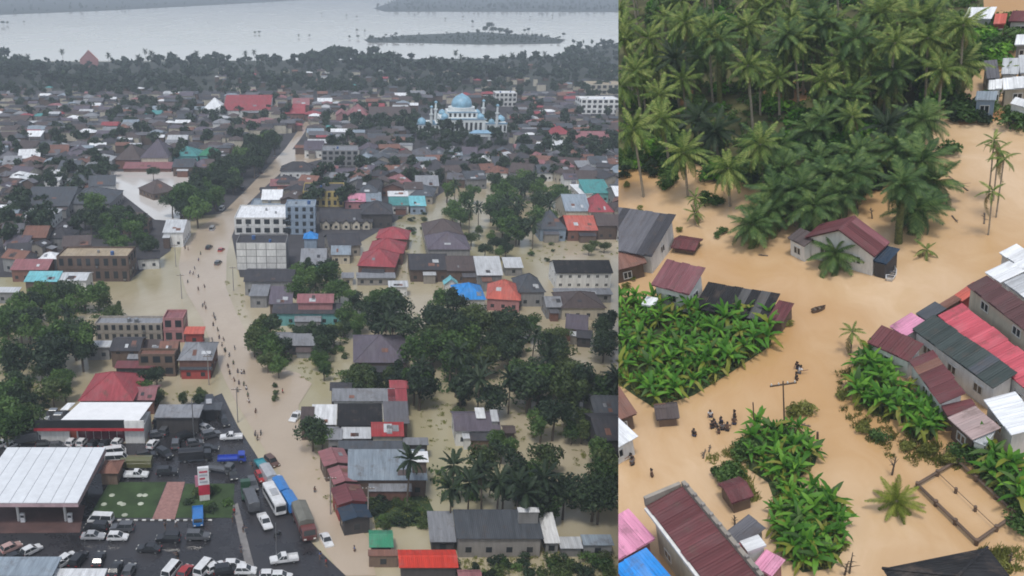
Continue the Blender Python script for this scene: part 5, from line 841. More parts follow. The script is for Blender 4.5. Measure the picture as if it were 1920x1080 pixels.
UND = [([(775, 575), (850, 555), (920, 600), (1000, 595), (1028, 650), (1060, 710), (1155, 700), (1160, 748), (960, 758), (880, 745), (775, 732), (770, 660)], 230), ([(920, 345), (1010, 332), (1060, 365), (1050, 410), (960, 450), (920, 415)], 150), ([(325, 395), (345, 375), (500, 270), (530, 275), (480, 310), (370, 402)], 120), ([(812, 890), (945, 890), (945, 935), (825, 940)], 40), ([(955, 900), (1150, 910), (1155, 955), (970, 950)], 90), ([(0, 580), (60, 580), (55, 640), (0, 640)], 30), ([(70, 560), (190, 560), (190, 595), (90, 600)], 60), ([(0, 660), (70, 660), (60, 815), (0, 815)], 60), ([(470, 610), (530, 620), (545, 670), (520, 700), (478, 670)], 50), ([(555, 510), (640, 510), (640, 555), (556, 555)], 50), ([(540, 610), (650, 610), (660, 650), (600, 660)], 50), ([(640, 700), (770, 700), (765, 728), (640, 728)], 60), ([(130, 400), (288, 440), (288, 480), (240, 480), (160, 440)], 60)]
cover_l(UND, 'understory', 'dark low growth under the flooded trees', LEAFM, 1.4, 3.4)
cover_l([([(960, 430), (1160, 430), (1160, 480), (990, 500)], 60), ([(700, 390), (800, 395), (800, 470), (770, 480)], 46), ([(780, 745), (860, 750), (840, 850), (790, 830)], 36), ([(950, 760), (1110, 760), (1110, 800), (960, 840)], 56), ([(1000, 590), (1158, 590), (1158, 690), (1040, 680)], 70), ([(30, 585), (190, 600), (150, 640), (0, 680)], 60), ([(250, 735), (390, 735), (390, 755), (300, 752)], 24), ([(540, 655), (620, 660), (640, 725), (570, 715)], 46), ([(420, 520), (450, 530), (470, 600), (440, 590)], 16), ([(1060, 830), (1120, 850), (1120, 880), (1060, 870)], 16), ([(860, 1040), (1158, 1035), (1158, 1085), (860, 1085)], 120), ([(692, 936), (800, 932), (824, 984), (706, 990)], 90), ([(60, 700), (140, 725), (90, 760), (50, 760)], 20), ([(560, 800), (590, 830), (640, 960), (620, 960)], 14), ([(690, 485), (760, 505), (840, 530), (840, 545), (700, 520)], 30)], 'water_weeds', 'yellowish weeds and shrubs half under the flood water', LEAFW, .5, 1.5)
# ------------------------------------------------ vehicles
V = [('van', 'white', 'white minibus', (212, 982), (168, 980)), ('suv', 'black', 'black SUV', (203, 996), (160, 994)), ('suv', 'grey', 'dark grey SUV', (252, 996), (208, 996)), ('sedan', 'silver', 'silver sedan', (153, 1011), (198, 1011)), ('hatch', 'white', 'white hatchback', (201, 1013), (242, 1013)), ('sedan', 'black', 'black sedan', (302, 1036), (258, 1033)), ('suv', 'black', 'black SUV', (338, 1016), (294, 1016)), ('flat', 'cyanblue', 'blue truck', (371, 962), (372, 990)), ('suv', 'grey', 'dark grey SUV', (350, 1012), (394, 1012)), ('hatch', 'pinkish', 'pale pink hatchback', (6, 1040), (38, 1026)), ('hatch', 'white', 'white hatchback', (44, 1046), (76, 1030)), ('hatch', 'white', 'white hatchback', (112, 1064), (142, 1042)), ('hatch', 'white', 'white hatchback', (100, 1072), (126, 1056)), ('suv', 'black', 'black SUV', (138, 1068), (158, 1044)), ('sedan', 'black', 'black sedan', (180, 1070), (192, 1040)), ('sedan', 'black', 'black sedan', (212, 1084), (222, 1062)), ('hatch', 'grey', 'dark grey hatchback', (238, 1086), (248, 1066)), ('van', 'white', 'white minibus', (314, 1088), (332, 1066)), ('hatch', 'red', 'red hatchback', (342, 1086), (354, 1070)), ('van', 'white', 'white minibus', (370, 1088), (396, 1058)), ('pickup', 'white', 'white pickup', (236, 896), (276, 896)), ('box', 'olive', 'olive green truck', (282, 880), (228, 880)), ('suv', 'black', 'black SUV', (292, 892), (336, 890)), ('van', 'white', 'white minibus', (202, 868), (236, 866)), ('hatch', 'white', 'white hatchback', (128, 842), (142, 826)), ('hatch', 'white', 'white hatchback', (148, 842), (162, 826)), ('hatch', 'white', 'white hatchback', (214, 842), (228, 826)), ('van', 'white', 'white minibus', (200, 856), (232, 852)), ('hatch', 'white', 'white hatchback', (280, 846), (294, 830)), ('hatch', 'grey', 'dark grey hatchback', (282, 822), (308, 818)), ('sedan', 'silver', 'silver sedan', (322, 802), (354, 796)), ('suv', 'grey', 'dark grey SUV', (302, 824), (318, 802)), ('suv', 'grey', 'dark grey SUV', (328, 852), (332, 824)), ('suv', 'black', 'black SUV', (336, 828), (364, 818)), ('box', 'black', 'black truck', (340, 866), (394, 862)), ('hatch', 'white', 'white hatchback', (0, 840), (16, 834)), ('hatch', 'white', 'white hatchback', (18, 842), (34, 834)), ('box', 'grey', 'dark grey truck', (38, 834), (78, 828)), ('hatch', 'black', 'black hatchback', (74, 840), (94, 838)), ('hatch', 'grey', 'dark grey hatchback', (98, 842), (122, 840)), ('hatch', 'black', 'black hatchback', (168, 844), (186, 830)), ('hatch', 'black', 'black hatchback', (190, 844), (206, 830)), ('pickup', 'white', 'white pickup', (456, 824), (412, 826)), ('flat', 'blue', 'blue and white truck', (412, 868), (458, 866)), ('bus', 'black', 'dark bus', (394, 800), (392, 752)), ('suv', 'brown', 'brown SUV', (500, 860), (520, 878)), ('flat', 'turq', 'turquoise truck', (486, 872), (502, 894)), ('hatch', 'red', 'dark red hatchback', (484, 892), (494, 908)), ('box', 'silver', 'pale grey truck', (498, 894), (514, 920)), ('box', 'cyanblue', 'blue truck', (534, 940), (516, 908)), ('box', 'cyanblue', 'blue truck', (552, 966), (534, 936)), ('bus', 'white', 'white roofed bus', (502, 926), (528, 972)), ('flat', 'green', 'dark green truck', (464, 944), (460, 914)), ('pickup', 'white', 'white pickup', (490, 972), (504, 998)), ('box', 'maroon', 'maroon truck with grey tarpaulin', (560, 968), (582, 1022)), ('sedan', 'white', 'white sedan', (606, 1004), (618, 1026)), ('pickup', 'white', 'white pickup', (556, 1052), (510, 1058)), ('hatch', 'white', 'white hatchback', (396, 1074), (412, 1066)), ('suv', 'black', 'black SUV', (412, 1078), (438, 1074)), ('hatch', 'white', 'white hatchback', (430, 1066), (450, 1066)), ('hatch', 'white', 'white hatchback', (452, 1076), (470, 1076)), ('hatch', 'white', 'white hatchback', (496, 1086), (518, 1086)), ('hatch', 'white', 'white hatchback', (516, 1088), (540, 1088)), ('pickup', 'white', 'white pickup', (562, 776), (548, 792)), ('suv', 'black', 'black SUV', (388, 470), (396, 462)), ('suv', 'grey', 'dark grey SUV', (404, 500), (414, 490)), ('van', 'white', 'white minibus', (412, 398), (420, 388)), ('suv', 'black', 'black SUV', (452, 360), (458, 350)), ('suv', 'grey', 'dark grey SUV', (476, 336), (484, 328)), ('van', 'silver', 'silver minibus', (394, 436), (402, 426)), ('suv', 'black', 'black SUV', (486, 330), (496, 320)), ('hatch', 'red', 'red hatchback', (410, 474), (420, 466)), ('sedan', 'grey', 'dark grey sedan', (510, 300), (520, 292)), ('suv', 'black', 'black SUV', (300, 852), (318, 862)), ('hatch', 'grey', 'dark grey hatchback', (352, 838), (380, 834)), ('suv', 'grey', 'dark grey SUV', (384, 824), (408, 818)), ('sedan', 'black', 'black sedan', (378, 846), (406, 846)), ('hatch', 'black', 'black hatchback', (352, 800), (378, 796)), ('suv', 'black', 'black SUV', (262, 862), (288, 858)), ('hatch', 'silver', 'silver hatchback', (376, 806), (398, 812)), ('suv', 'black', 'black SUV', (414, 786), (426, 802)), ('flat', 'grey', 'grey flatbed truck', (400, 884), (426, 888)), ('suv', 'black', 'black SUV', (326, 786), (346, 782)), ('sedan', 'black', 'black sedan', (434, 884), (440, 906)), ('suv', 'grey', 'dark grey SUV', (470, 905), (478, 926)), ('hatch', 'black', 'black hatchback', (292, 800), (306, 788)), ('box', 'grey', 'dark grey truck', (476, 962), (466, 936)), ('hatch', 'black', 'black hatchback', (20, 1056), (44, 1046))]
for kind, colr, lb_, a, b in V:
    wet = (a[1] < 800 and a[0] > 380 and kind != 'bus') or (a[0] > 600) or (colr == 'brown'); sg = ' stranded in floodwater' if wet else ' parked on wet asphalt'
    car(kind, colr, lb_ + sg, a, b, pix=((a[0] + b[0]) / 2, (a[1] + b[1]) / 2), sink=.35 if wet else -.12, group='vehicles held up by the flood', scale=1.3 if colr == 'maroon' else 1.0)
motorbike(333, 1046, (6, -14), label='dark motorbike on the asphalt'); motorbike(520, 1006, (8, -4), label='white-seated motorbike on the asphalt')
for x, y in ((489, 815), (440, 655), (421, 660), (398, 640), (404, 600), (401, 592), (380, 575), (372, 520), (365, 505), (352, 530), (430, 668)): motorbike(x, y, (random.uniform(-6, 6), -10), label='dark motorbike in floodwater', group='motorbikes on the flooded road')
# ------------------------------------------------ people wading along the road
cl = ['black', 'navy', 'grey', 'red', 'white', 'brown', 'blue', 'green']
pp = [(438, 684), (431, 703), (453, 702), (458, 702), (440, 716), (448, 722), (457, 724), (462, 732), (465, 745), (467, 756), (479, 775), (478, 818), (482, 826), (514, 726), (516, 748), (530, 738), (590, 924), (665, 1035), (402, 597), (400, 612), (411, 636), (423, 660), (409, 622), (372, 490), (376, 478), (356, 514), (362, 516), (347, 467), (353, 470), (386, 580), (384, 540), (383, 572), (446, 700), (456, 1000), (452, 1038), (474, 880), (334, 1050), (310, 992), (330, 990), (440, 968), (436, 980), (600, 1050), (612, 1064), (428, 690), (372, 545), (420, 640), (446, 736), (416, 650)]
for x, y in pp:
    dry = (x < 480 and y > 860) or y > 1040; c = random.choice(cl); person(L, x, y, f'person in {c} shirt ' + ('standing on wet asphalt' if dry else 'wading the road'), -.12 if dry else .45, c, random.choice(['navy', 'black', 'grey', 'brown']), group='people on the road', scale=1.08)
for x, y in ((516, 722), (518, 735), (515, 748)): bush(L, x, y, 2.2, 'olive', 'bare shrub poking out of the road water', 'shrubs in the road water', .8)
# ================================================================== THE FLOODED VILLAGE ON THE SLOPE AT THE RIGHT
W_R = m_water('water_village', (.49, .30, .135), (.65, .475, .305), .055, rough=.04, bump=.16, bscale=.8, spec=1.2, patch_tone=(.44, .24, .085), rot=.9); G_FOREST = m_plain('forest_floor', (.085, .085, .032), .95, .5, .25, world=True); G_GREEN = m_plain('bank_green', (.045, .065, .018), .95, .4, .5, world=True); SOIL = m_plain('soil', (.16, .10, .06), .95, .4, .3, world=True); ORSOIL = m_plain('orange_soil', (.40, .21, .09), .9, .3, .4, world=True)  # water_village: pale and dark patches also paint sky and tree reflections into the colour
PAL.update(cocoa=(.105, .05, .052), dkgreen=(.045, .06, .058), plum=(.19, .075, .085), wine=(.13, .042, .046), rosepink=(.52, .095, .125), dirtypink=(.36, .27, .26), iron=(.09, .09, .09), sky=(.02, .25, .70), candy=(.66, .28, .42))
TOPP = [(EDGE, -170), (2150, -170), (2150, 1260), (EDGE, 1260)]
lab(sheet('flood_water', R, TOPP, 0.0, W_R), 'orange-brown flood water around the village')
def hill():
    top = [R.M @ Vector((*R.at(x, y)[:2], -.25)) for x, y in ((EDGE, -170), (EDGE, 200), (EDGE, 500), (EDGE, 800), (EDGE, 1260), (2150, 1260), (2150, 500), (2150, -170))]; n = len(top); bot = [Vector((p.x + (p.z + 1) * .45 if i < 5 else p.x - 5, p.y + (p.z * .3 if i in (4, 5) else 0), -1.0)) for i, p in enumerate(top)]
    mb = MB(); mb.v = [tuple(p) for p in top + bot]; mb.f = [tuple(range(n)), tuple(reversed(range(n, 2 * n)))] + [((i + 1) % n, i, n + i, n + (i + 1) % n) for i in range(n)]; mb.m = [0] * len(mb.f)
    me = mb.mesh('hillside', SOIL); bm = bmesh.new(); bm.from_mesh(me); bmesh.ops.recalc_face_normals(bm, faces=bm.faces); bm.to_mesh(me); bm.free(); lab(struct(ob('hillside', me)), 'earth slope that carries the flooded village')
hill()
FOREST = [(EDGE, -150), (1835, -150), (1850, 100), (1810, 170), (1765, 212), (1735, 262), (1650, 330), (1600, 372), (1480, 380), (1430, 325), (1340, 322), (1280, 298), (1215, 318), (EDGE, 318)]
lab(sheet('forest_floor', R, FOREST, .02, G_FOREST), 'muddy ground under the palm grove')
B1 = [(EDGE, 556), (1240, 574), (1320, 590), (1436, 598), (1458, 612), (1440, 652), (1372, 698), (1300, 742), (1225, 764), (1190, 742), (EDGE, 720)]; B2 = [(1392, 826), (1424, 808), (1460, 806), (1500, 814), (1536, 840), (1528, 872), (1496, 898), (1505, 926), (1552, 935), (1582, 975), (1582, 1030), (1560, 1066), (1505, 1074), (1470, 1040), (1448, 985), (1452, 940), (1440, 905), (1400, 878)]; B3 = [(1602, 694), (1620, 676), (1645, 682), (1690, 732), (1735, 765), (1766, 800), (1745, 826), (1705, 822), (1690, 790), (1640, 780), (1605, 752), (1594, 720)]; B4 = [(1792, 842), (1834, 832), (1930, 905), (1930, 985), (1890, 945)]
for P, nm in ((B1, 'left banana bank'), (B2, 'middle banana bank'), (B3, 'banana bank below the long roofs'), (B4, 'banana bank behind the pen')): lab(sheet('green_bank', R, P, .04, G_GREEN), 'weedy earth under the ' + nm)
lab(sheet('bare_soil', R, [(1430, 172), (1500, 150), (1520, 185), (1450, 205)], .06, ORSOIL), 'bare orange soil between the palms'); lab(sheet('bare_soil', R, [(1280, 165), (1300, 170), (1300, 215), (1270, 215)], .06, ORSOIL), 'bare orange soil at the foot of the tall palms'); lab(sheet('bare_soil', R, [(1790, 215), (1880, 205), (1900, 222), (1800, 235)], .06, ORSOIL), 'muddy shore below the white houses')
# houses -------------------------------------------------------
hq('grey sheet roofed house at the cut edge with white gable wall', 'shed', (1108, 462), (1222, 481), (1151, 388), 3.0, 1.5, 'grey', 'white', alt='dark'); hq('rusty lean-to in front of the grey roofed house', 'shed', (1140, 512), (1213, 493), (1120, 458), 2.3, .7, 'rust', 'wood', alt='dullpink'); hq('small maroon roof just above the water', 'gx', (1257, 464), (1302, 471), (1262, 440), .9, .5, 'wine', 'wood')
hq('plum roofed house with white gable wall', 'shed', (1220, 534), (1292, 553), (1238, 483), 3.2, 1.2, 'plum', 'white'); hq('long black patched roof beside the plum roof', 'shed', (1300, 578), (1436, 604), (1318, 527), 1.5, .6, 'black', 'wood', alt='iron'); hq('maroon end roof of the long black roof', 'shed', (1437, 600), (1466, 607), (1449, 560), 1.6, .5, 'wine', 'wood'); hq('small white hut at the edge of the bananas', 'flat', (1203, 573), (1225, 577), (1208, 557), 1.6, 0, 'white', 'white')
hq('maroon gabled house with white walls in the middle of the flood', 'gy', (1508, 446), (1640, 482), (1530, 419), 3.0, 2.4, 'wine', 'white', alt='plum'); hq('small brown annex left of the central maroon house', 'shed', (1476, 446), (1508, 462), (1488, 421), 2.5, .5, 'brown', 'white'); hq('navy sheet roof at the right end of the central house', 'shed', (1636, 489), (1661, 496), (1659, 460), 2.2, .3, 'navy', 'dark')
hq('rust-streaked maroon roof, upper half by the water', 'shed', (1625, 642), (1704, 678), (1664, 615), 2.6, .9, 'wine', 'white', alt='rust'); hq('rust-streaked maroon roof, lower half above the bananas', 'shed', (1703, 676), (1762, 757), (1744, 650), 2.8, .8, 'wine', 'white', alt='rust'); hq('small maroon lean-to at the foot of the streaked roof', 'shed', (1763, 760), (1776, 780), (1806, 727), 2.2, .3, 'wine', 'wood')
hq('long dark green roof between the maroon and red roofs', 'shed', (1710, 617), (1862, 728), (1757, 594), 3.3, .8, 'dkgreen', 'white', alt='slate'); hq('long rose red roof right of the dark green roof', 'shed', (1758, 592), (1935, 740), (1799, 565), 3.5, .7, 'rosepink', 'white', alt='rosepink'); hq('two storey house with brown roof and cream balcony wall', 'shed', (1813, 536), (1940, 634), (1848, 514), 5.6, .6, 'cocoa', 'cream', storeys=2)
hq('red awning roof at the corner of the brown roof', 'shed', (1784, 557), (1803, 566), (1809, 522), 2.6, .4, 'salmon', 'red'); hq('pink corrugated porch roof', 'shed', (1667, 612), (1697, 631), (1711, 588), 2.9, .5, 'candy', 'white', alt='white'); hq('slate green porch roof right of the pink porch', 'shed', (1716, 588), (1738, 601), (1757, 568), 2.8, .4, 'slate', 'wood'); hq('rusty scrap roof beside the red awning', 'shed', (1758, 572), (1772, 580), (1787, 553), 2.4, .3, 'rust', 'wood')
hq('white roof by the water above the brown roof', 'shed', (1846, 511), (1876, 530), (1886, 486), 4.2, .4, 'white', 'white'); hq('pale roof right of the brown roof', 'shed', (1880, 530), (1940, 574), (1910, 508), 4.6, .4, 'pale', 'white', alt='white'); hq('bluish white roof highest of the roadside row', 'shed', (1873, 474), (1945, 524), (1904, 456), 4.2, .5, 'white', 'white', alt='pale')
hq('bright white roof below the dark green roof', 'shed', (1843, 750), (1895, 816), (1894, 724), 2.9, .4, 'white', 'white'); hq('dirty pink patched roof above the bananas', 'shed', (1776, 783), (1822, 825), (1812, 747), 2.5, .4, 'dirtypink', 'wood', alt='dullpink'); hq('small pale blue roof at the end of the patched roof', 'shed', (1823, 827), (1847, 836), (1854, 798), 2.2, .3, 'pale', 'white')
lt = hq('long maroon roof on the cream two storey row house', 'shed', (1212, 949), (1350, 1130), (1275, 906), 6.2, .6, 'wine', 'cream', alt='maroon', storeys=2)
_w = (R.at(1350, 1130, 6.2) - R.at(1212, 949, 6.2)).length; _d = abs((R.at(1275, 906, 6.8) - R.at(1212, 949, 6.2)).dot(Vector((0, 1, 0)))) ; _rf = [c for c in lt.children if c.name.startswith('roof')][0]; _bb = [Vector(c) for c in _rf.bound_box]; _x0, _x1, _y0, _y1 = min(v.x for v in _bb), max(v.x for v in _bb), min(v.y for v in _bb), max(v.y for v in _bb)
for q in ((_x0 - .15, _y1 + .02, 5.9, _x1, _y1 + .38, 7.3), (_x0 - .5, _y0, 5.8, _x0 - .16, _y1, 7.0)):
    m = MB(); m.box(*q); ob('parapet', m.mesh('parapet', wallm('dirty')), lt)
m = MB(); m.box(_x0, _y0 - .3, 5.85, _x1, _y0 - .02, 6.12); ob('gutter', m.mesh('gutter', wallm('white')), lt)
for i in range(9): m = MB(); xx = _x0 + (_x1 - _x0) * (i + .5) / 9; m.box(xx - .12, _y1 + .02, 7.303, xx + .12, _y1 + .3, 7.6); ob('parapet_post', m.mesh('parapet_post', wallm('conc')), lt)
hq('pink sheet roof left of the long maroon roof', 'shed', (1138, 1063), (1229, 1011), (1102, 998), 3.2, .4, 'candy', 'pink'); hq('bright blue sheet roof at the bottom edge', 'shed', (1200, 1126), (1265, 1090), (1167, 1052), 3.6, .3, 'sky', 'white')
hq('grey junk covered roof beside the long maroon roof', 'shed', (1360, 998), (1392, 1024), (1397, 960), 2.2, .3, 'grey', 'dirty', alt='rust'); hq('white box roof beside the junk covered roof', 'flat', (1387, 1018), (1402, 1038), (1420, 1003), 3.4, 0, 'white', 'white'); hq('rose pink roof by the middle bananas', 'shed', (1411, 1060), (1446, 1082), (1440, 1032), 2.6, .4, 'candy', 'pink', alt='rosepink'); hq('small red porch against the long maroon house', 'shed', (1374, 1028), (1392, 1044), (1390, 1012), 2.8, .2, 'rosepink', 'red')
hq('maroon hut roof inside the middle bananas', 'gx', (1372, 945), (1414, 931), (1374, 898), 1.7, .6, 'wine', 'wood'); hq('black hipped roof at the bottom edge', 'hip', (1654, 1066), (1735, 1192), (1806, 968), 4.0, 1.5, 'black', 'wood'); hq('white roof at the cut edge by the bananas', 'shed', (1128, 858), (1196, 818), (1098, 810), 2.7, .4, 'white', 'white'); hq('rusty lean-to at the cut edge by the bananas', 'shed', (1140, 796), (1195, 776), (1128, 738), 2.3, .5, 'rust', 'wood', alt='brown'); hq('thatched grey-brown hut at the water edge', 'gx', (1230, 788), (1274, 784), (1236, 757), 1.3, .8, 'brown', 'wood', alt='rust')
for lb_, A, B, D, rk, wk in (('lilac white roof in the far corner of the grove', (1806, 36), (1858, 36), (1812, 14), 'white', 'white'), ('salmon wall house in the far corner', (1862, 46), (1885, 45), (1863, 27), 'salmon', 'red'), ('maroon roof at the far right corner', (1890, 40), (1940, 40), (1890, 20), 'wine', 'white'), ('white roof under the far maroon roof', (1902, 85), (1940, 84), (1902, 66), 'white', 'grey'), ('dark grey shed left of the pale roofs', (1850, 148), (1875, 146), (1856, 113), 'grey', 'grey'), ('pale roof behind the big white roof', (1877, 140), (1909, 139), (1877, 110), 'pale', 'white'), ('second pale roof at the right frame edge', (1912, 138), (1945, 136), (1913, 104), 'pale', 'white'), ('big white roof above the muddy shore', (1881, 168), (1940, 164), (1884, 146), 'white', 'cream'), ('small white roof left of the big white roof', (1853, 168), (1878, 167), (1853, 150), 'white', 'white'), ('blue-grey roof below the small white roof', (1828, 188), (1867, 188), (1832, 171), 'steel', 'blue'), ('low white roof right above the muddy shore', (1894, 194), (1945, 208), (1905, 182), 'white', 'white')): hq(lb_, 'shed', A, B, D, 3.0, .6, rk, wk, alt='pale' if rk == 'white' else None)

# pen frame, poles, boats ---------------------------------------
def pen():
    c = [R.at(*q, .45) for q in ((1720, 908), (1795, 863), (1905, 963), (1831, 1015))]; o = c[0]; t = thing('pen_frame', 'dark timber rail frame of a flooded pen', 'fence', R, (o.x, o.y, 0)); rel = [p - Vector((o.x, o.y, 0)) for p in c]
    for i in range(4): a, b = rel[i], rel[(i + 1) % 4]; m = MB(); m.tube([a, b], .14, 6); ob('rail', m.mesh('rail', WOODF), t)
    for i in range(4):
        a, b = rel[i], rel[(i + 1) % 4]
        for f in (0, .5) if i % 2 == 0 else (0, .34, .67): p = a.lerp(b, f); m = MB(); m.tube([(p.x, p.y, -.8), (p.x, p.y, .7)], .17, 7); ob('post', m.mesh('post', WOODF), t)
    a = rel[0].lerp(rel[1], .5); b = rel[2].lerp(rel[3], .5); m = MB(); m.tube([a, b], .03, 4); ob('wire', m.mesh('wire', WOODF), t)
    for f in (.33, .66): p = a.lerp(b, f); m = MB(); m.tube([(p.x, p.y, -.8), (p.x, p.y, .65)], .13, 7); ob('post', m.mesh('post', WOODF), t)
pen()
pole(R, 1471, 806, 6.5, 'wooden utility pole with a crossarm above the flooded road', True, .075, WOODF, .3); pole(R, 1415, 812, 4.2, 'thin bare pole left of the utility pole', False, .07, WOODF); pole(R, 1533, 832, 1.6, 'short mooring post by the middle bananas', False, .12, WOODF)
def boat(px, py, dpx, ln, m, label, inner):
    A = R.at(px, py); B = R.at(px + dpx[0], py + dpx[1]); t = thing('boat', label, 'boat', R, (A.x, A.y, 0), math.atan2(B.y - A.y, B.x - A.x)); h = ln / 2; w = ln * .2; ring = [(-h, -w * .7), (-h * .3, -w), (h * .4, -w * .8), (h, 0), (h * .4, w * .8), (-h * .3, w), (-h, w * .7)]; n = len(ring); mb = MB()
    mb.v = [(x * .85, y * .6, -.2) for x, y in ring] + [(x, y, .45 + (.15 if x > h * .9 else 0)) for x, y in ring] + [(x * .94, y * .88, .45) for x, y in ring] + [(x * .8, y * .55, .0) for x, y in ring]
    for k in range(3): mb.f += [(k * n + i, k * n + (i + 1) % n, (k + 1) * n + (i + 1) % n, (k + 1) * n + i) for i in range(n)]
    mb.f.append(tuple(3 * n + i for i in range(n))); mb.m = [0] * len(mb.f); ob('hull', mb.mesh('hull', m), t)
    for x in (-h * .5, h * .15): s = MB(); s.box(x - .12, -w * .78, .3, x + .12, w * .78, .36); ob('seat', s.mesh('seat', inner), t)
    return t
boat(1672, 516, (9, -22), 2.6, PAINT['white'], 'small white boat moored at the navy roof', PAINT['grey']); boat(1535, 583, (20, -6), 1.6, WOODF, 'small dark wooden boat drifting in open water', BARK)
# palms ----------------------------------------------------------
def grp(k): return dict(coco='coconut palms of the flooded grove', oil='oil palms of the flooded grove', areca='slim palms of the village')[k]
PL = [(1284, 41, 13, 'coco'), (1329, 57, 13, 'coco'), (1402, 122, 11, 'coco'), (1217, 71, 11, 'coco'), (1400, 50, 12, 'coco'), (1488, 74, 11, 'coco'), (1172, 72, 11, 'coco'), (1190, 132, 9, 'coco'), (1236, 178, 7, 'coco'), (1164, 160, 8, 'coco'), (1265, 110, 9, 'dark'), (1581, 112, 9, 'coco'), (1636, 90, 10, 'coco'), (1677, 132, 8, 'oil'), (1766, 130, 8, 'coco'), (1589, 184, 5, 'oil'), (1652, 24, 11, 'coco'), (1719, 36, 11, 'coco'), (1560, 44, 11, 'coco'), (1754, 88, 9, 'coco'), (1187, 240, 11, 'coco'), (1241, 222, 8, 'coco'), (1282, 286, 7, 'coco'), (1366, 314, 6, 'coco'), (1425, 270, 8, 'coco'), (1500, 352, 5, 'oil'), (1548, 330, 5, 'oil'), (1470, 330, 4, 'oil'), (1597, 324, 5, 'oil'), (1692, 344, 8, 'oil'), (1730, 300, 5, 'oil'), (1662, 236, 5, 'dark'), (1730, 224, 5, 'oil'), (1683, 275, 5, 'oil'), (1412, 420, 3, 'oil'), (1440, 395, 3, 'oil'), (1565, 474, 2, 'oil'), (1525, 385, 4, 'oil'), (1570, 365, 4, 'oil'), (1455, 360, 4, 'oil'), (1610, 285, 5, 'oil'), (1750, 340, 3, 'oil'), (1720, 390, 3, 'oil'), (1340, 245, 5, 'dark'), (1310, 220, 5, 'dark'), (1630, 290, 4, 'coco'), (1800, 120, 6, 'coco'), (1790, 60, 9, 'coco')]
used = [(a, b) for a, b, *_ in PL]
for px, py, h, k in PL:
    nm = 'oil palm' if k == 'oil' else 'coconut palm'; palm(R, px, py, h, k, 32 if k == 'oil' else 28, random.uniform(.84, 1.02) if k == 'oil' else random.uniform(.95, 1.12), ('blue-green ' if k == 'oil' else 'dark ' if k == 'dark' else '') + nm + (' with drooping old fronds' if k == 'coco' else ''), grp('oil' if k == 'oil' else 'coco'), dry=2 if k == 'coco' else 1)
for x, y in scatter([(EDGE, -75), (1800, -75), (1810, 60), (1770, 180), (1700, 200), (1560, 190), (1480, 150), (1300, 150), (EDGE, 210)], 64, 38):
    if all(abs(x - a) + 1.5 * abs(y - b) > 22 for a, b in used): used.append((x, y)); k = random.choice(['coco', 'coco', 'oil', 'coco']); palm(R, x, y, random.choice([8, 9, 10, 11, 12]) if y < 90 else random.choice([5, 6, 7]), k, 24, random.uniform(.88, 1.08), ('darker ' if k == 'oil' else '') + 'coconut palm of the dense grove', grp('coco'), dry=random.randrange(3))
for x, y in scatter([(1400, 225), (1640, 210), (1700, 260), (1590, 345), (1480, 330), (1420, 300)], 9, 34): palm(R, x, y, random.choice([3, 4, 5]), random.choice(['oil', 'oil', 'coco']), 24, random.uniform(.8, .96), 'low palm before the grove', grp('oil'), dry=1)
for x, y, h in ((1864, 262, 8), (1883, 296, 8), (1872, 280, 7), (1861, 357, 6), (1598, 620, 3), (1738, 467, 1), (1302, 398, 2), (1303, 370, 4), (1888, 128, 3)): palm(R, x, y, h, 'areca', 11, 1.0, 'slim feather palm standing in the water', grp('areca'), dry=1, lean=.1)
palm(R, 1682, 938, 1, 'young', 26, .62, 'yellowish young palm standing in the flood', None, dry=2, lean=0, el0=86)
# shrubs ----------------------------------------------------------
for P, n, ks, lo, hi in ((FOREST, 140, ['mid', 'mid', 'mid', 'bright', 'bright'], 2.0, 4.4), ([(EDGE, 300), (1215, 296), (1280, 280), (1340, 305), (1430, 310), (1480, 365), (1480, 385), (1430, 345), (1340, 335), (1280, 310), (1215, 330), (EDGE, 330)], 26, ['mid', 'dark', 'bright'], 1.6, 2.8), ([(1470, 360), (1600, 350), (1650, 310), (1700, 300), (1660, 350), (1610, 385), (1480, 395)], 12, ['mid', 'dark'], 1.5, 2.6), ([(1790, 40), (1900, 40), (1895, 110), (1800, 120), (1780, 80)], 20, ['mid', 'bright', 'mid'], 3, 4.5), ([(1770, 170), (1920, 195), (1910, 225), (1780, 230)], 14, ['mid', 'dark'], 2, 3.2), ([(1540, 200), (1640, 200), (1640, 260), (1550, 270)], 10, ['bright', 'bright', 'mid'], 2, 3.2), ([(1225, 300), (1280, 300), (1270, 350), (1240, 355)], 6, ['mid'], 1.5, 2.4)):
    for x, y in scatter(P, n, 18 if n > 50 else 12): k = random.choice(ks); bush(R, x, y, random.uniform(lo, hi), k, dict(dark='dark', mid='green', bright='bright green')[k] + ' leafy bush', 'bushes of the grove', random.uniform(.9, 1.3))
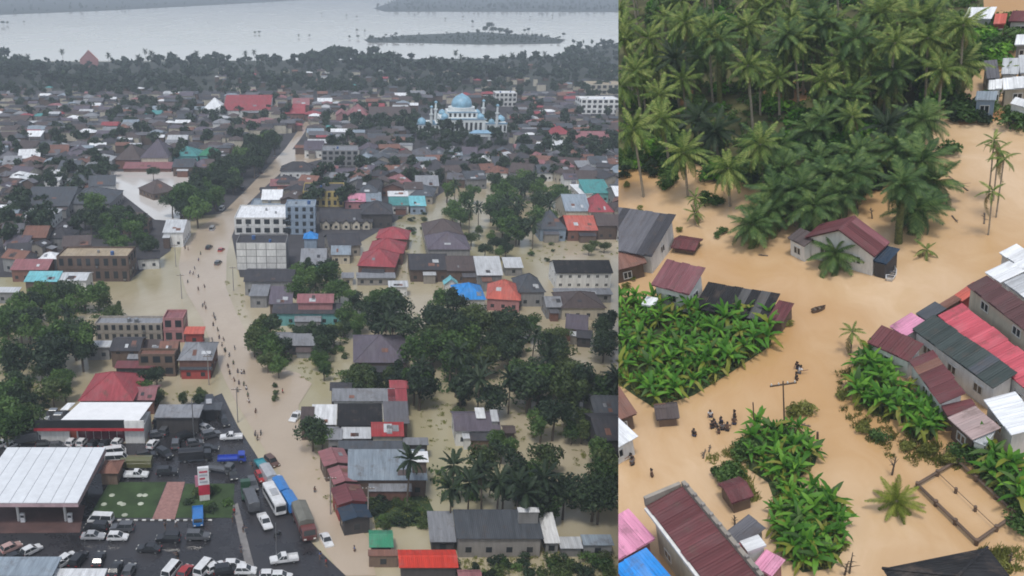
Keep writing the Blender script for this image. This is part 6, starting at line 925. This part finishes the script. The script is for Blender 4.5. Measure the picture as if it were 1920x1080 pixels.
for x, y, h, k in ((1328, 372, 2.4, 'mid'), (1345, 378, 2.0, 'mid'), (1905, 228, 3.4, 'mid'), (1782, 278, 2.6, 'mid'), (1480, 605, 1.0, 'olive'), (1490, 770, 2.0, 'olive'), (1515, 765, 1.8, 'olive'), (1395, 842, 2.6, 'mid'), (1415, 830, 2.4, 'mid'), (1465, 812, 2.6, 'mid'), (1365, 895, 2.4, 'mid'), (1352, 885, 1.8, 'mid'), (1378, 880, 2.0, 'mid'), (1870, 1058, 1.6, 'olive'), (1620, 800, 1.6, 'olive'), (1650, 815, 1.7, 'mid'), (1700, 835, 1.5, 'olive'), (1740, 840, 1.6, 'olive'), (1780, 860, 1.8, 'olive'), (1800, 850, 2.2, 'mid'), (1835, 850, 2.2, 'mid'), (1870, 880, 2.4, 'mid'), (1900, 905, 2.6, 'mid'), (1885, 925, 2.0, 'mid'), (1910, 950, 2.2, 'mid'), (1915, 985, 2.0, 'mid'), (1580, 740, 1.3, 'olive'), (1175, 535, 1.2, 'olive'), (1185, 520, 1.0, 'olive'), (1275, 430, 1.0, 'olive'), (1345, 440, 1.2, 'mid'), (1355, 432, 1.2, 'mid'), (1175, 345, 1.2, 'olive'), (1200, 392, 1.3, 'olive')): bush(R, x, y, h, 'weed' if k == 'olive' else k, dict(dark='dark', olive='olive', mid='green')[k] + ' leafy bush', 'bushes by the village water', random.uniform(.9, 1.2))
# bananas ----------------------------------------------------------
BP = []
for P, n, md, lb_, g in ((B1, 165, 13, 'banana plant of the left bank', 'bananas of the left bank'), (B2, 112, 12, 'banana plant of the middle bank', 'bananas of the middle bank'), (B3, 66, 11.5, 'banana plant below the long roofs', 'bananas below the long roofs'), (B4, 36, 12, 'banana plant behind the pen', 'bananas behind the pen')):
    for x, y in scatter(P, n, md): q = R.at(x, y); s = random.choice((random.uniform(.36, .6), random.uniform(.5, .84))); BP.append((R.scale(q) * s, q.x, q.y, s, lb_, g))
BP.sort(reverse=True)
for _, x, y, s, lb_, g in BP[:300]: banana(R, x, y, s, lb_, g, random.choice([8, 9, 10]))
def plant_arrays(seed):
    q = random.Random(seed); VV = []; QQ = []; b = 0
    for i in range(9):
        f = i / 9; V, Q = banana_leaf(seed + i, 2.5, .25 + f); s = q.uniform(.8, 1.1); M_ = np.array(Euler((q.uniform(-.5, .5), -R_(82 - 75 * f + q.uniform(-9, 9)), i * 2.4), 'XYZ').to_matrix()); W = (V * s) @ M_.T + np.array([.05, 0, 2.05 - .35 * f]); VV.append(W); QQ.append(Q + b); b += len(W)
    return np.concatenate(VV), np.concatenate(QQ)
if BP[300:]: lab(stuff_mesh('banana_plants', [plant_arrays(k * 11) for k in range(4)], [(x, y, s, s, random.randrange(9)) for _, x, y, s, *_r in BP[300:]], LEAFB, R), 'smaller banana plants among the larger ones')
blades = [clump_arrays(40, s, .7, .6) for s in range(4)]; low = [crown_arrays(200 + s, 60, .10, rx=.6, rz=.35, cz=.25, blobs=4) for s in range(4)]
def cover(P, n, name, label, arrs, mat, lo, hi):
    pl = []
    for x, y in scatter(P, n, 0): q = R.at(x, y); s = random.uniform(lo, hi); pl.append((q.x, q.y, s, s, random.randrange(9)))
    lab(stuff_mesh(name, arrs, pl, mat, R), label)
cover(FOREST, 1500, 'undergrowth', 'tangled undergrowth below the palm grove', low, LEAFM, 1.0, 2.6)
for P, n, nm in ((B1, 420, 'left'), (B2, 300, 'middle'), (B3, 110, 'lower right'), (B4, 120, 'far right')): cover(P, n, 'weeds', f'weeds between the bananas of the {nm} bank', low, LEAFW, .6, 1.3)
cover([(1575, 690), (1600, 690), (1690, 815), (1770, 830), (1800, 880), (1740, 880), (1650, 850), (1600, 810), (1565, 740)], 80, 'reeds', 'pale grass tufts in the water below the bananas', blades, LEAFW, .35, .8); cover([(1330, 860), (1380, 840), (1430, 940), (1400, 950)], 40, 'reeds', 'grass tufts around the maroon hut', blades, LEAFW, .5, 1.0); cover([(1840, 1035), (1915, 1030), (1915, 1075), (1850, 1075)], 30, 'reeds', 'grass tufts by the black hipped roof', blades, LEAFW, .4, .9)
# dead wood --------------------------------------------------------
def twig(px, py, ln, label, upright=False, seed=0, n=7):
    q = random.Random(seed); p = R.at(px, py); t = thing('dead_tree' if upright else 'branch', label, 'dead tree' if upright else 'branch', R, (p.x, p.y, 0), q.uniform(0, 6.28), pix=(px, py)); b = MB(); d = Vector((.15, 0, 1)) if upright else Vector((1, 0, .06)); b.tube([Vector((0, 0, -.3 if upright else .03)), d * ln * .5, d * ln], [.10, .07, .03], 6); ob('trunk', b.mesh('trunk', BARK), t)
    for i in range(n):
        s = q.uniform(.3, .95); a = q.uniform(0, 6.28); o = d * ln * s; e = Vector((math.cos(a), math.sin(a), .7 if upright else .25)) * ln * .35 * (1.2 - s); b = MB(); b.tube([o, o + e * .5 + Vector((0, 0, .05)), o + e], [.045, .03, .012], 5); ob('twig', b.mesh('twig', BARK), t)
for i, (x, y, l, u, lb_) in enumerate(((1672, 890, 2.6, True, 'bare forked snag behind the yellowish young palm'), (1592, 1075, 2.4, True, 'bare upright branches at the bottom edge'), (1583, 1078, 2.0, True, 'second bare branch at the bottom edge'), (1329, 848, 1.0, False, 'small floating branch'), (1318, 860, 1.3, False, 'floating branch with twigs'), (1745, 408, 3.4, False, 'fallen bare trunk in the upper water'), (1785, 405, 1.6, False, 'tangle of floating twigs'), (1815, 358, 4.0, False, 'long drowned branch'), (1845, 420, 2.2, False, 'curved drowned branch'), (1520, 800, 1.1, False, 'short drifting branch'), (1610, 400, 2.2, True, 'thin bare stem left of the mossy trunk'), (1636, 410, 1.6, True, 'bare sapling behind the central house'), (1440, 480, 1.2, False, 'drifting stick before the oil palm'), (1378, 985, 1.2, True, 'bare twig plant by the junk roof'), (1890, 1062, 1.5, True, 'bare shrub right of the black roof'))): twig(x, y, l, lb_, u, i)
# people ----------------------------------------------------------
for x, y, c, s in ((1333, 782, 'white', 'navy'), (1336, 803, 'black', 'black'), (1343, 800, 'black', 'grey'), (1352, 796, 'navy', 'black'), (1355, 806, 'grey', 'black'), (1364, 808, 'brown', 'black'), (1378, 783, 'black', 'black'), (1377, 796, 'brown', 'navy'), (1496, 692, 'black', 'navy'), (1499, 700, 'white', 'grey'), (1494, 712, 'black', 'black'), (1302, 818, 'black', 'navy'), (1223, 893, 'brown', 'black'), (1187, 862, 'black', 'grey'), (1186, 872, 'grey', 'black'), (1348, 812, 'black', 'brown')): person(R, x, y, f'person in {c} shirt wading the village road', .62, c, s, group='people wading in the village', scale=.97)
# ================================================================== the cut edge of the slope, labels, haze
bpy.context.view_layer.update()
k_ = (EDGE - PPX) / FOC; CN = RGT - FWD * k_
def desc(o):
    for c in o.children: yield c; yield from desc(c)
EMPTYC = []
for r in list(RSET):
    for o in [r] + list(desc(r)):
        if o.type != 'MESH': continue
        W = o.matrix_world; ds = [(W @ Vector(c) - CAMP).dot(CN) for c in o.bound_box]
        if min(ds) > -.01: continue
        if max(ds) < .02: EMPTYC.append(o); continue
        me = o.data.copy(); bm = bmesh.new(); bm.from_mesh(me); I = W.inverted(); pc = I @ CAMP; pn = (W.to_3x3().transposed() @ CN).normalized()
        bmesh.ops.bisect_plane(bm, geom=bm.verts[:] + bm.edges[:] + bm.faces[:], plane_co=pc, plane_no=pn, clear_inner=True)
        if not bm.faces: EMPTYC.append(o); bm.free(); continue
        bm.to_mesh(me); bm.free(); slots = [(s.link, s.material) for s in o.material_slots]; o.data = me
gone = set(EMPTYC)
for o in EMPTYC:
    for c in list(o.children):
        if c not in gone and c.parent: m = c.matrix_world.copy(); c.parent = o.parent; c.matrix_world = m
dead = {o.name for o in EMPTYC}
bpy.data.batch_remove(EMPTYC)
LANDL = [('the blue-domed mosque', 866, 225), ('the red hall roof', 460, 195), ('the pale pond', 285, 350), ('the white gridded building', 490, 480), ('the stepped red roofs', 715, 470), ('the bright blue roof', 880, 545), ('the black roofed house', 1095, 520), ('the yellow building', 605, 362), ('the big brown house', 178, 495), ('the teal roofed building', 362, 290), ('the white roofed shop', 175, 790), ('the white station canopy', 100, 890), ('the large black roof', 675, 777), ('the grey-blue warehouse roof', 725, 870), ('the orange-red tarpaulin', 803, 1050), ('the long shed', 930, 985), ('the white panelled house', 895, 795), ('the sign pylon', 382, 905), ('the maroon truck', 572, 990), ('the grey shop building', 243, 605), ('the colonnaded school', 110, 252), ('the crimson roofed house', 1052, 245), ('the salmon hip roof', 950, 545), ('the white fronted hotel', 1120, 195), ('the dormered dark roof', 650, 405), ('the dusty pink hall', 670, 208), ('the orange-red wood house', 166, 113), ('the river island', 880, 72), ('the lone purple house', 1090, 610), ('the purple tree-ringed house', 712, 655), ('the pale blue roof', 40, 1062), ('the blue-white truck', 434, 860)]
LANDR = [('the central maroon house', 1580, 450), ('the utility pole', 1470, 765), ('the timber pen', 1810, 935), ('the dark green roof', 1790, 660), ('the black hipped roof', 1755, 1040), ('the long maroon roof', 1310, 1000), ('the plum roof', 1270, 520), ('the grey sheet roof', 1210, 430), ('the big white roof', 1905, 156), ('the yellowish palm', 1682, 940), ('the black patched roof', 1375, 560), ('the bare orange soil', 1475, 178), ('the maroon hut roof', 1393, 915), ('the mossy palm', 1680, 425), ('the thatched hut', 1252, 770), ('the white edge roof', 1175, 812), ('the dirty pink roof', 1820, 785), ('the lilac roof', 1832, 25), ('the drowned branches', 1845, 400)]
ORD = ['', 'second ', 'third ', 'fourth ', 'fifth ', 'sixth ', 'seventh ', 'eighth ', 'ninth ', 'tenth ', 'eleventh ', 'twelfth ', 'thirteenth ', 'fourteenth ', 'fifteenth ', 'sixteenth ', 'seventeenth ', 'eighteenth ', 'nineteenth ', 'twentieth ']
book = {}
for o, ph, (px, py), sd in DEFER:
    try: o.name
    except ReferenceError: continue
    nm, lx, ly = min(LANDR if sd == 'R' else LANDL, key=lambda q: math.hypot(q[1] - px, (q[2] - py) * 1.3)); dx, dy = px - lx, py - ly
    dr = ('right of' if dx > 0 else 'left of') if abs(dx) > abs(dy) * 1.2 else ('behind' if dy < 0 else 'in front of')
    book.setdefault((ph, nm, dr), []).append((math.hypot(dx, dy), o))
for (ph, nm, dr), l in book.items():
    l.sort(key=lambda q: q[0])
    for i, (_, o) in enumerate(l):
        o['label'] = f'{ph} {dr} {nm}' if len(l) == 1 else f'{ph}, {ORD[i] if i < 20 else str(i + 1) + "th "}nearest {dr} {nm}'
for r in [r for r in bpy.data.objects if r.parent is None and r.type == 'EMPTY' and not r.children]: bpy.data.objects.remove(r)
hz = MB(); hz.box(-13000, -60, -2.5, 13000, 13500, 106); hm = bpy.data.materials.new('haze'); hm.use_nodes = True; ht = hm.node_tree; ht.nodes.clear(); hv = ht.nodes.new('ShaderNodeVolumePrincipled'); ho = ht.nodes.new('ShaderNodeOutputMaterial'); ht.links.new(hv.outputs[0], ho.inputs['Volume'])
hv.inputs['Density'].default_value = 0.00031; hv.inputs['Color'].default_value = (.74, .83, .93, 1); hv.inputs['Anisotropy'].default_value = 0.0; hm.cycles.homogeneous_volume = True
lab(struct(ob('haze', hz.mesh('haze', hm)), 'stuff'), 'thin blue-grey rain haze over the town')
